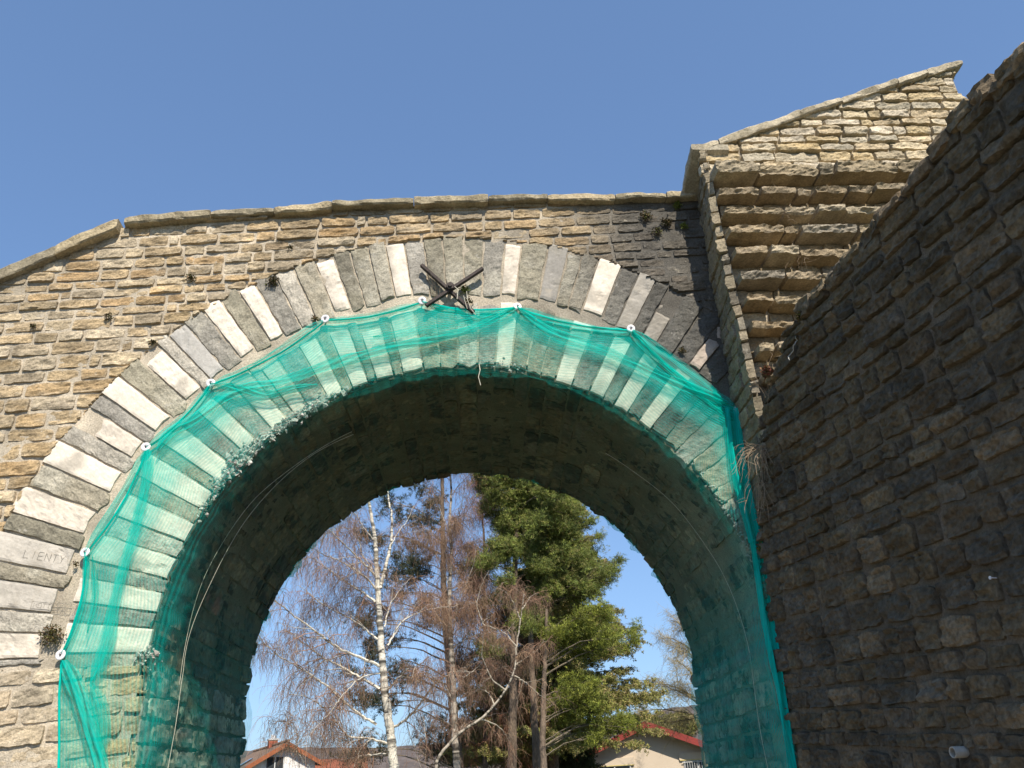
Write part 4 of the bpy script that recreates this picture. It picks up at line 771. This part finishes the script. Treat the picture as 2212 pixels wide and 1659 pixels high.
def crown(zl, zh, rl, rh, n, sz, squash=.55, dx=0.):
    def g(q, rg):
        o = []
        for _ in range(n):
            t_ = rg.random()**.8; z = zl+(zh-zl)*t_; r_ = (rl+(rh-rl)*t_)*math.sqrt(rg.uniform(.12, 1)); a = rg.uniform(0, 6.283); i = int(np.argmin(abs(q[:, 2]-z)))
            o.append((np.array([q[i][0]+dx+r_*math.cos(a), q[i][1]+r_*math.sin(a), z+rg.normal(0, .15)]), sz*rg.uniform(.6, 1.3), sz*squash*rg.uniform(.7, 1.2)))
        return o
    return g
# dark pine behind the white birch (sparse dark clumps on long limbs)
C6 = [(740, 425, 60, 40), (700, 400, 30, 20), (1000, 480, 70, 50), (950, 560, 110, 70), (1020, 600, 60, 60), (950, 660, 100, 50), (890, 640, 50, 40), (900, 700, 60, 30), (740, 870, 55, 50), (720, 910, 50, 30), (765, 950, 55, 60), (740, 1010, 50, 50), (790, 780, 50, 50), (700, 760, 40, 20), (960, 1180, 80, 60), (920, 1140, 50, 30), (730, 1250, 90, 45), (660, 1260, 50, 30), (740, 1330, 90, 40), (880, 1310, 50, 50), (1080, 870, 70, 40), (1040, 800, 50, 40), (1240, 1100, 60, 60), (720, 1560, 100, 60), (680, 1600, 60, 40), (1120, 1540, 100, 70), (1100, 1430, 60, 40), (870, 960, 50, 40), (660, 1160, 50, 40), (800, 430, 50, 50), (870, 300, 50, 60), (930, 330, 50, 50), (1000, 300, 60, 60), (1080, 340, 60, 50), (1080, 200, 60, 60), (1020, 140, 60, 40), (1300, 1100, 70, 60), (1330, 650, 60, 80), (1280, 600, 50, 60), (850, 1170, 40, 30), (800, 1100, 40, 40)]
pine('pine_tree', 'dark pine with sparse clumps of needles on long limbs behind the white birch', [(1238, 1659), (1215, 1450), (1200, 1300), (1182, 1100), (1165, 900), (1150, 600), (1146, 400), (1144, 90), (1140, -80)], .26, .07, C6, PD, 11, 37., f=A6, dens=.42, tl=.2)
pine('pine_tree', 'straight-trunked pine with a bright green top under the crown of the arch', [(415, 1659), (418, 1400), (424, 1200), (425, 1000), (427, 830), (432, 600), (438, 300), (440, 60), (440, -60)], .23, .06, [(x, y, rx, ry) for x, y, rx, ry in [(290, 120, 50, 30), (350, 110, 60, 40), (420, 130, 70, 40), (480, 170, 60, 40), (330, 200, 60, 40), (400, 210, 70, 50), (470, 250, 70, 50), (360, 290, 60, 40), (430, 320, 80, 50), (500, 330, 60, 40), (390, 380, 60, 40), (460, 400, 70, 40), (420, 470, 50, 30), (500, 470, 60, 30), (540, 400, 60, 50), (560, 300, 60, 50), (540, 200, 60, 50), (260, 100, 40, 40), (300, 200, 40, 40), (580, 130, 50, 40), (600, 230, 50, 50), (310, 80, 60, 30), (450, 80, 60, 30)]], PN, 12, 33., dens=1.3, auto=crown(7, 19, 1.8, 2.6, 60, .5, dx=.3))
pine('pine_tree', 'pine with yellow-green sunlit foliage, second from the right among the pine trunks', [(548, 1659), (540, 1500), (530, 1250), (520, 1060), (512, 900), (505, 700), (500, 450), (500, 250), (498, 80)], .2, .05, [(600, 420, 70, 40), (660, 380, 60, 40), (700, 330, 60, 40), (640, 480, 70, 50), (560, 520, 60, 40), (720, 430, 60, 40), (700, 520, 60, 40), (760, 560, 60, 50), (640, 560, 60, 40), (590, 620, 60, 30), (680, 620, 70, 40), (760, 650, 60, 40), (820, 560, 60, 40), (840, 640, 60, 40), (880, 600, 50, 40), (920, 650, 50, 40), (700, 690, 60, 40), (620, 700, 50, 30), (650, 250, 60, 50), (720, 250, 50, 50), (600, 150, 50, 50), (660, 150, 50, 40), (840, 480, 40, 30), (880, 420, 30, 20), (960, 570, 50, 30), (1000, 535, 30, 20), (780, 740, 60, 30), (850, 730, 50, 30)], PN, 13, 34.5, dens=1.3, auto=crown(9.5, 17, 2.2, 1.6, 45, .5, dx=1.2))
pine('pine_tree', 'low bright green pine boughs spreading towards the red roof', [(585, 1659), (580, 1500), (585, 1300), (592, 1100), (600, 950), (602, 800)], .17, .06, [(600, 900, 40, 30), (640, 950, 60, 40), (700, 960, 70, 40), (650, 1010, 60, 30), (770, 960, 70, 50), (840, 930, 60, 50), (910, 930, 60, 50), (740, 900, 50, 40), (860, 1000, 70, 40), (930, 990, 60, 40), (780, 1020, 60, 30), (810, 850, 50, 40), (900, 850, 50, 40), (700, 1240, 60, 40), (760, 1230, 80, 50), (820, 1270, 70, 50), (730, 1310, 80, 50), (790, 1340, 70, 40), (660, 1300, 50, 40), (860, 1330, 60, 40), (700, 1370, 60, 30), (640, 1350, 50, 30), (870, 1420, 60, 30), (920, 1455, 40, 20), (850, 1505, 40, 20), (980, 1420, 60, 30), (1030, 1400, 50, 30), (800, 1490, 30, 20), (1020, 1020, 20, 20), (1060, 960, 30, 30), (1090, 900, 20, 30)], [(.26, .295, .045), (.22, .26, .045), (.31, .32, .06), (.17, .20, .045)], 14, 31., dens=1.1)
# large spruce with drooping sprays
def spruce(label, x0, Y, edge, seed, cols, yb=1659, name='spruce_tree', n=150, f=A7, droop=.5):
    rg = np.random.default_rng(seed); t_ = thing(name, label, 'tree', 'trees beyond the arch'); s_ = .4*(Y-CAM[1])/2000
    ax = [f(x0, y, Y) for y in (yb, 1000, 500, 100, -150)]; q = smooth_path([down(ax[0])]+ax, 60); m_ = MB(); m_.tube(q, np.linspace(.3, .05, len(q)), 10, (.16, .12, .09)); m_.build('trunk', M_BARK, t_, True)
    lm = MB(); fo = MB(); ey = np.array([e[0] for e in edge], float); ex = np.array([e[1] for e in edge], float)
    for k in range(n):
        y = rg.uniform(ey[0], ey[-1]); c = f(x0, y, Y); Rr = (np.interp(y, ey, ex)-x0)*s_; Lb = Rr*rg.uniform(.72, 1.04); a = rg.uniform(0, 6.283)
        d = np.array([math.cos(a), math.sin(a), -.02]); w_ = wander(c-np.array([0, 0, .0]), d, Lb, 12, rg, .06, np.array([0, 0, -.35*droop+.28])); lm.tube(w_, np.linspace(.045, .008, 13), 4, (.2, .165, .12))
        for j in range(2, 13):
            for _ in range(4):
                e = np.array([-d[1], d[0], 0])*rg.choice([-1, 1])*rg.uniform(.3, 1)+d*rg.uniform(.2, .9); v_ = wander(w_[j]+rg.normal(0, .05, 3), e, rg.uniform(.25, .75)*(.5+.5*Lb/3), 6, rg, .12, np.array([0, 0, -1.3*droop]))
                lm.tube(v_, np.linspace(.008, .004, 7), 3, (.2, .17, .11))
                C = v_[1:][rg.random(6) < .9]; C = np.repeat(C, 3, 0)+rg.normal(0, .05, (len(C)*3, 3)); tufts(fo, C, .12, cols, rg, 6, .017, -.5)
    lm.build('limbs', M_BARK, t_); fo.build('foliage', M_NEEDLE, t_); settle(t_, Vector(down(ax[0]))); return t_
spruce('broad spruce with drooping sprays, the green tree edging the open sky on the right', 640, 41., [(60, 670), (180, 780), (300, 850), (400, 850), (520, 920), (600, 950), (750, 965), (860, 1030), (1000, 1130), (1100, 1170), (1300, 1230), (1450, 1280), (1600, 1300)], 21, [tuple(1.2*x for x in c) for c in SPR], n=330)
spruce('darker narrow spruce standing in the shade between the pine trunks', 610, 46., [(300, 700), (700, 760), (1000, 820), (1300, 860), (1659, 900)], 22, [(.035, .05, .022), (.03, .04, .02), (.05, .06, .025)], n=110)
# lichen-covered bare tree at the right
T = Bare(505, hang=.15, marks=False, twc=[(.3, .25, .14), (.34, .28, .15), (.22, .19, .12), (.4, .31, .14)])
YR = 44.
tp = [A7(x, y, YR) for x, y in [(1470, 1659), (1460, 1450), (1440, 1300), (1430, 1150), (1420, 1000), (1400, 900)]]
q = T.trunk([down(tp[0])]+tp, .28, .08, (.2, .17, .12))
for pts in [[(1440, 1330), (1380, 1290), (1310, 1260), (1250, 1250), (1200, 1230)], [(1435, 1220), (1380, 1180), (1320, 1140), (1250, 1120)], [(1430, 1130), (1380, 1070), (1320, 1030), (1260, 1030)], [(1425, 1050), (1370, 980), (1320, 930), (1270, 920)], [(1415, 980), (1370, 910), (1310, 860), (1280, 850)], [(1405, 930), (1380, 860), (1350, 820), (1310, 800)], [(1445, 1400), (1380, 1360), (1300, 1340), (1220, 1330), (1150, 1340)], [(1440, 1300), (1340, 1220), (1270, 1190), (1210, 1180)], [(1450, 1350), (1400, 1390), (1330, 1400), (1250, 1400)]]:
    T.limb([A7(x, y, YR) for x, y in pts], .07, .012, 15, 1.6, 16, .8, ydrift=T.rg.uniform(-3, 3), col=(.26, .22, .15))
T.build('lichen_covered_tree', 'bare tree with yellowish lichen-covered twigs at the right edge of the arch opening', bigmat=M_BARK)
# shrubs along the foot of the trees
def shrub(label, cx, cy, rx, ry, Y, seed, cols, n=700, name='evergreen_shrub', f=A7):
    rg = np.random.default_rng(seed); s_ = .4*(Y-CAM[1])/2000; c = f(cx, cy, Y); t_ = thing(name, label, 'shrub', 'shrubs at the foot of the trees'); d = rg.normal(0, 1, (n, 3)); d /= np.linalg.norm(d, axis=1)[:, None]; r_ = rg.uniform(.55, 1.0, (n, 1))*(1+.25*vn(d[:, :1]*3, d[:, 2:]*3, seed))
    P = c+d*r_*np.array([rx, rx, ry])*s_; lm = MB(); z0 = np.array([c[0], c[1], 0])
    for i in range(0, n, 14): lm.tube(smooth_path([z0+rg.normal(0, .1, 3)*[1, 1, 0], (P[i]+z0)/2, P[i]], 6), [.03, .025, .02, .012, .008, .005], 3, (.16, .13, .09))
    lm.build('stems', M_BARK, t_); fo = MB(); tufts(fo, (P[:, None]+rg.normal(0, .08, (n, 3, 3))).reshape(-1, 3), .16, cols, rg, 8, .02, .5); fo.build('foliage', M_NEEDLE, t_); settle(t_, Vector(z0))
shrub('olive green evergreen mass behind the ridge of the red roof', 1150, 1440, 130, 90, 74, 1, SPR, 900)
shrub('olive evergreen bush behind the right slope of the red roof', 1330, 1430, 130, 80, 76, 2, SPR, 900)
shrub('dark evergreen bush left of the red roof at the bottom of the opening', 720, 1600, 160, 130, 43, 3, [(.05, .065, .025), (.04, .05, .02)], 1000)
shrub('dark green undergrowth between the pine trunks', 560, 1560, 110, 120, 47, 4, [(.04, .055, .025), (.05, .06, .03), (.03, .04, .02)], 800)
shrub('olive undergrowth behind the second birch', 180, 1560, 160, 100, 47, 5, [(.10, .11, .035), (.07, .08, .03)], 900)
shrub('olive undergrowth left of the pine trunks', 350, 1500, 110, 110, 48, 6, [(.09, .1, .035), (.06, .07, .03)], 800)
# ------------------------------------------------------------------ hills
M_HILL = mat('wooded_hill', n1=(.01, .25), n2=(.12, .35), bump=0)
def hill(name, Y0, Y1, xs, hs, col, seed):
    m_ = MB(); X = np.linspace(xs[0], xs[-1], 240); h = np.interp(X, xs, hs); V = np.linspace(0, 1, 30); XX, VV = np.meshgrid(X, V, indexing='ij')
    Hh = h[:, None]*np.sin(VV*math.pi/2)**1.2; tx = fbm(XX/9, VV*30, seed, 4)*np.clip(VV*3, 0, 1)*(3.5 if Y0 > 300 else 1.)
    m_.grid(np.stack([XX, Y0+(Y1-Y0)*VV, Hh*(1+.12*fbm(XX/90, VV*3, seed+2, 3))+tx-.5], -1), np.broadcast_to(col, XX.shape+(3,))*(1+.3*fbm(XX/14, VV*25, seed+5, 3))[..., None]); return tag(m_.build(name, M_HILL, smooth=False), kind='structure')
hill('hills', 480, 820, [-700, -420, -250, -160, -100, 0, 100, 180, 260, 420, 700], [38, 44, 40, 39, 37, 38, 44, 58, 66, 60, 40], (.115, .095, .085), 3)
# ------------------------------------------------------------------ houses
M_RENDER = mat('beige_render', (.56, .47, .37), attr=False, n1=(.6, .06), n2=(30, .06), bump=.15, bscale=90)
M_WRENDER = mat('white_render', (.74, .72, .70), attr=False, n1=(.6, .06), n2=(30, .06), bump=.15, bscale=90)
M_REDROOF = mat('red_metal_roof', (.25, .046, .040), rough=.5, attr=False, n1=(.8, .12), n2=(12, .1), bump=.05)
M_REDTILE = mat('red_clay_tile', (.24, .085, .05), attr=False, n1=(1.2, .25), n2=(14, .4), bump=.5, bscale=12, bdist=.03)
M_TILE = mat('clay_roof_tile', (.20, .135, .095), attr=False, n1=(1.2, .25), n2=(14, .4), bump=.5, bscale=12, bdist=.03)
M_ORANGE = mat('stained_orange_wood', (.30, .105, .05), attr=False, n1=(2, .2), n2=(20, .2), bump=.1)
M_GLASS = mat('window_glass', (.04, .045, .05), rough=.12, attr=False, n1=(3, .2), n2=(9, 0), bump=0, spec=.5)
M_FRAME = mat('window_frame_paint', (.55, .55, .54), rough=.5, attr=False, n1=(9, .1), n2=(30, 0), bump=0)
M_YEL = mat('sill_board_paint', (.62, .5, .2), attr=False, n1=(9, .1), n2=(30, 0), bump=0)
M_BRICK = mat('chimney_brick', (.33, .1, .06), attr=False, n1=(6, .2), n2=(30, .3), bump=.3, bscale=30)
def house(name, label, org, ang, W_, D_, He, Hp, over, vg, wallm, roofm, vergem, thick=.22):
    """org: ground point under the gable's middle; gable faces -y of the house frame, turned by ang"""
    t_ = thing(name, label, 'house'); ca, sa = math.cos(ang), math.sin(ang)
    Mh = lambda x, z, y: np.array([org[0]+x*ca-y*sa, org[1]+x*sa+y*ca, z])
    m_ = MB(); m_.prism([(-W_/2, 0), (W_/2, 0), (W_/2, He), (0, Hp-.04), (-W_/2, He)], 0, D_, Mh); m_.build('wall', wallm, t_)
    sl = (Hp-He)/(W_/2); ov = .75; m_ = MB()
    for sg in (-1, 1):
        e = (sg*(W_/2+ov), He-sl*ov); m_.prism([(0, Hp+.0), (0, Hp+.14), (e[0], e[1]+.14), (e[0], e[1])], -over+.03, D_+over, Mh)
    rf = m_.build('roof', roofm, t_)
    for sg in (-1, 1):
        m_ = MB(); e = (sg*(W_/2+ov), He-sl*ov); m_.prism([(0, Hp+.17), (0, Hp+.17-vg), (e[0], e[1]+.17-vg), (e[0], e[1]+.17)], -over-.02, -over+.05, Mh); o_ = m_.build('verge_board', vergem, t_)
        m_ = MB(); m_.tube([Mh(e[0]+sg*.06, e[1]+.06, -over-.05), Mh(e[0]+sg*.06, e[1]+.06, D_+over)], .075, 8, cap=True); m_.build('gutter', M_FRAME, t_)
    return t_, Mh
# beige house with the red roof
pk = A7(1158, 1412, 52.); og = np.array([pk[0]+.0, pk[1]+1.2, 0])
rh, Mr = house('beige_house', 'beige rendered house with a red metal gable roof at the lower right of the opening', og, math.radians(-13), 10.0, 14, pk[2]-2.05, pk[2]-.05, .85, .42, M_RENDER, M_REDROOF, M_REDROOF)
def hwin(t_, Mh, x0, x1, z0, z1, lint=None, bars=0, shutters=True):
    m_ = MB(); 
    for a, b, c, d in [(x0, z0, x0+.07, z1), (x1-.07, z0, x1, z1), (x0+.07, z1-.07, x1-.07, z1), (x0+.07, z0, x1-.07, z0+.07), ((x0+x1)/2-.035, z0+.07, (x0+x1)/2+.035, z1-.07)]: m_.prism([(a, b), (c, b), (c, d), (a, d)], -.06, -.004, Mh)
    w_ = m_.build('window', M_FRAME, t_); m_ = MB(); m_.prism([(x0, z0), (x1, z0), (x1, z1), (x0, z1)], -.03, -.003, Mh); m_.build('pane', M_GLASS, w_)
    if lint:
        m_ = MB(); m_.prism([(x0-.25, z1+.03), (x1+.25, z1+.03), (x1+.25, z1+.03+lint), (x0-.25, z1+.03+lint)], -.10, -.003, Mh); m_.build('lintel', M_RENDER, t_)
        m_ = MB(); m_.prism([(x0-.22, z1-.02), (x1+.22, z1-.02), (x1+.22, z1+.028), (x0-.22, z1+.028)], -.11, -.003, Mh); m_.build('trim', M_YEL, t_)
    if bars:
        m_ = MB()
        for i in range(bars): x = x0+(x1-x0)*(i+.5)/bars; m_.prism([(x-.012, z0), (x+.012, z0), (x+.012, z1-.12), (x-.012, z1-.12)], -.13, -.11, Mh)
        m_.prism([(x0-.1, z1-.14), (x1+.1, z1-.14), (x1+.1, z1-.10), (x0-.1, z1-.10)], -.136, -.105, Mh); m_.build('railing', M_FRAME, w_)
zt = A7(1000, 1632, 52.)[2]
hwin(rh, Mr, -3.4, -1.3, zt-1.35, zt-.12, .42)
hwin(rh, Mr, 2.1, 3.9, zt-1.3, zt-.02, .42, 12)
settle(rh, Vector(og))
# white house with the brown tiled roof
pk = A6(288, 1522, 64.); og = np.array([pk[0], pk[1]+1.0, 0])
lh, Ml = house('white_house', 'white house with a brown tiled roof and orange verge boards', og, math.radians(24), 8.2, 13, pk[2]-2.3, pk[2]-.05, .6, .34, M_WRENDER, M_TILE, M_ORANGE)
zt = A6(240, 1592, 64.)[2]
hwin(lh, Ml, -1.5, -.1, zt-1.4, zt)
m_ = MB()      # ridge tiles
for k in range(34): y = -.9+k*.44; m_.tube([Ml(0, pk[2]+.12, y), Ml(0, pk[2]+.15, y+.36)], [.10, .12], 8, (.4, .3, .22), cap=True)
m_.build('ridge_tiles', M_TILE, lh)
m_ = MB(); m_.prism([(-.35, pk[2]-.6), (.35, pk[2]-.6), (.35, pk[2]+.55), (-.35, pk[2]+.55)], 5.2, 5.9, Ml); ch = m_.build('chimney', M_BRICK, lh)
m_ = MB(); m_.prism([(-.42, pk[2]+.553), (.42, pk[2]+.553), (.42, pk[2]+.66), (-.42, pk[2]+.66)], 5.13, 5.97, Ml); m_.tube([Ml(-.12, pk[2]+.66, 5.4), Ml(-.12, pk[2]+.98, 5.4)], .1, 8, cap=True); m_.tube([Ml(.14, pk[2]+.66, 5.7), Ml(.14, pk[2]+.92, 5.7)], .1, 8, cap=True); m_.build('chimney_cap', M_FRAME, ch)
sl = 2.25/4.1; m_ = MB(); m_.prism([(-3.0, pk[2]-3.0*sl+.16), (-1.9, pk[2]-1.9*sl+.16), (-1.9, pk[2]-1.9*sl+.22), (-3.0, pk[2]-3.0*sl+.22)], 3.2, 4.2, Ml); m_.build('roof_window', M_GLASS, lh)
settle(lh, Vector(og))
pk = A6(475, 1622, 66.); og = np.array([pk[0], pk[1]+.5, 0])
gh, Mg = house('garden_building', 'low building with a rusty red roof, right of the white house', og, math.radians(-80), 5, 3.4, max(1.6, pk[2]-1.2), pk[2], .3, .2, M_WRENDER, M_REDTILE, M_REDTILE); settle(gh, Vector(og))
gh['category'] = 'building'
# earth behind the wing wall
m_ = MB(); X, Y = np.meshgrid(np.linspace(0, 8, 16), np.linspace(0, 5.2, 14), indexing='ij'); q = wing(Y, 4.12+.05*fbm(X, Y, 3)+.12*X, 0)-WN*(.43+X)[..., None]; m_.grid(q[:, ::-1]); tag(m_.build('embankment', M_GRASS), kind='structure')
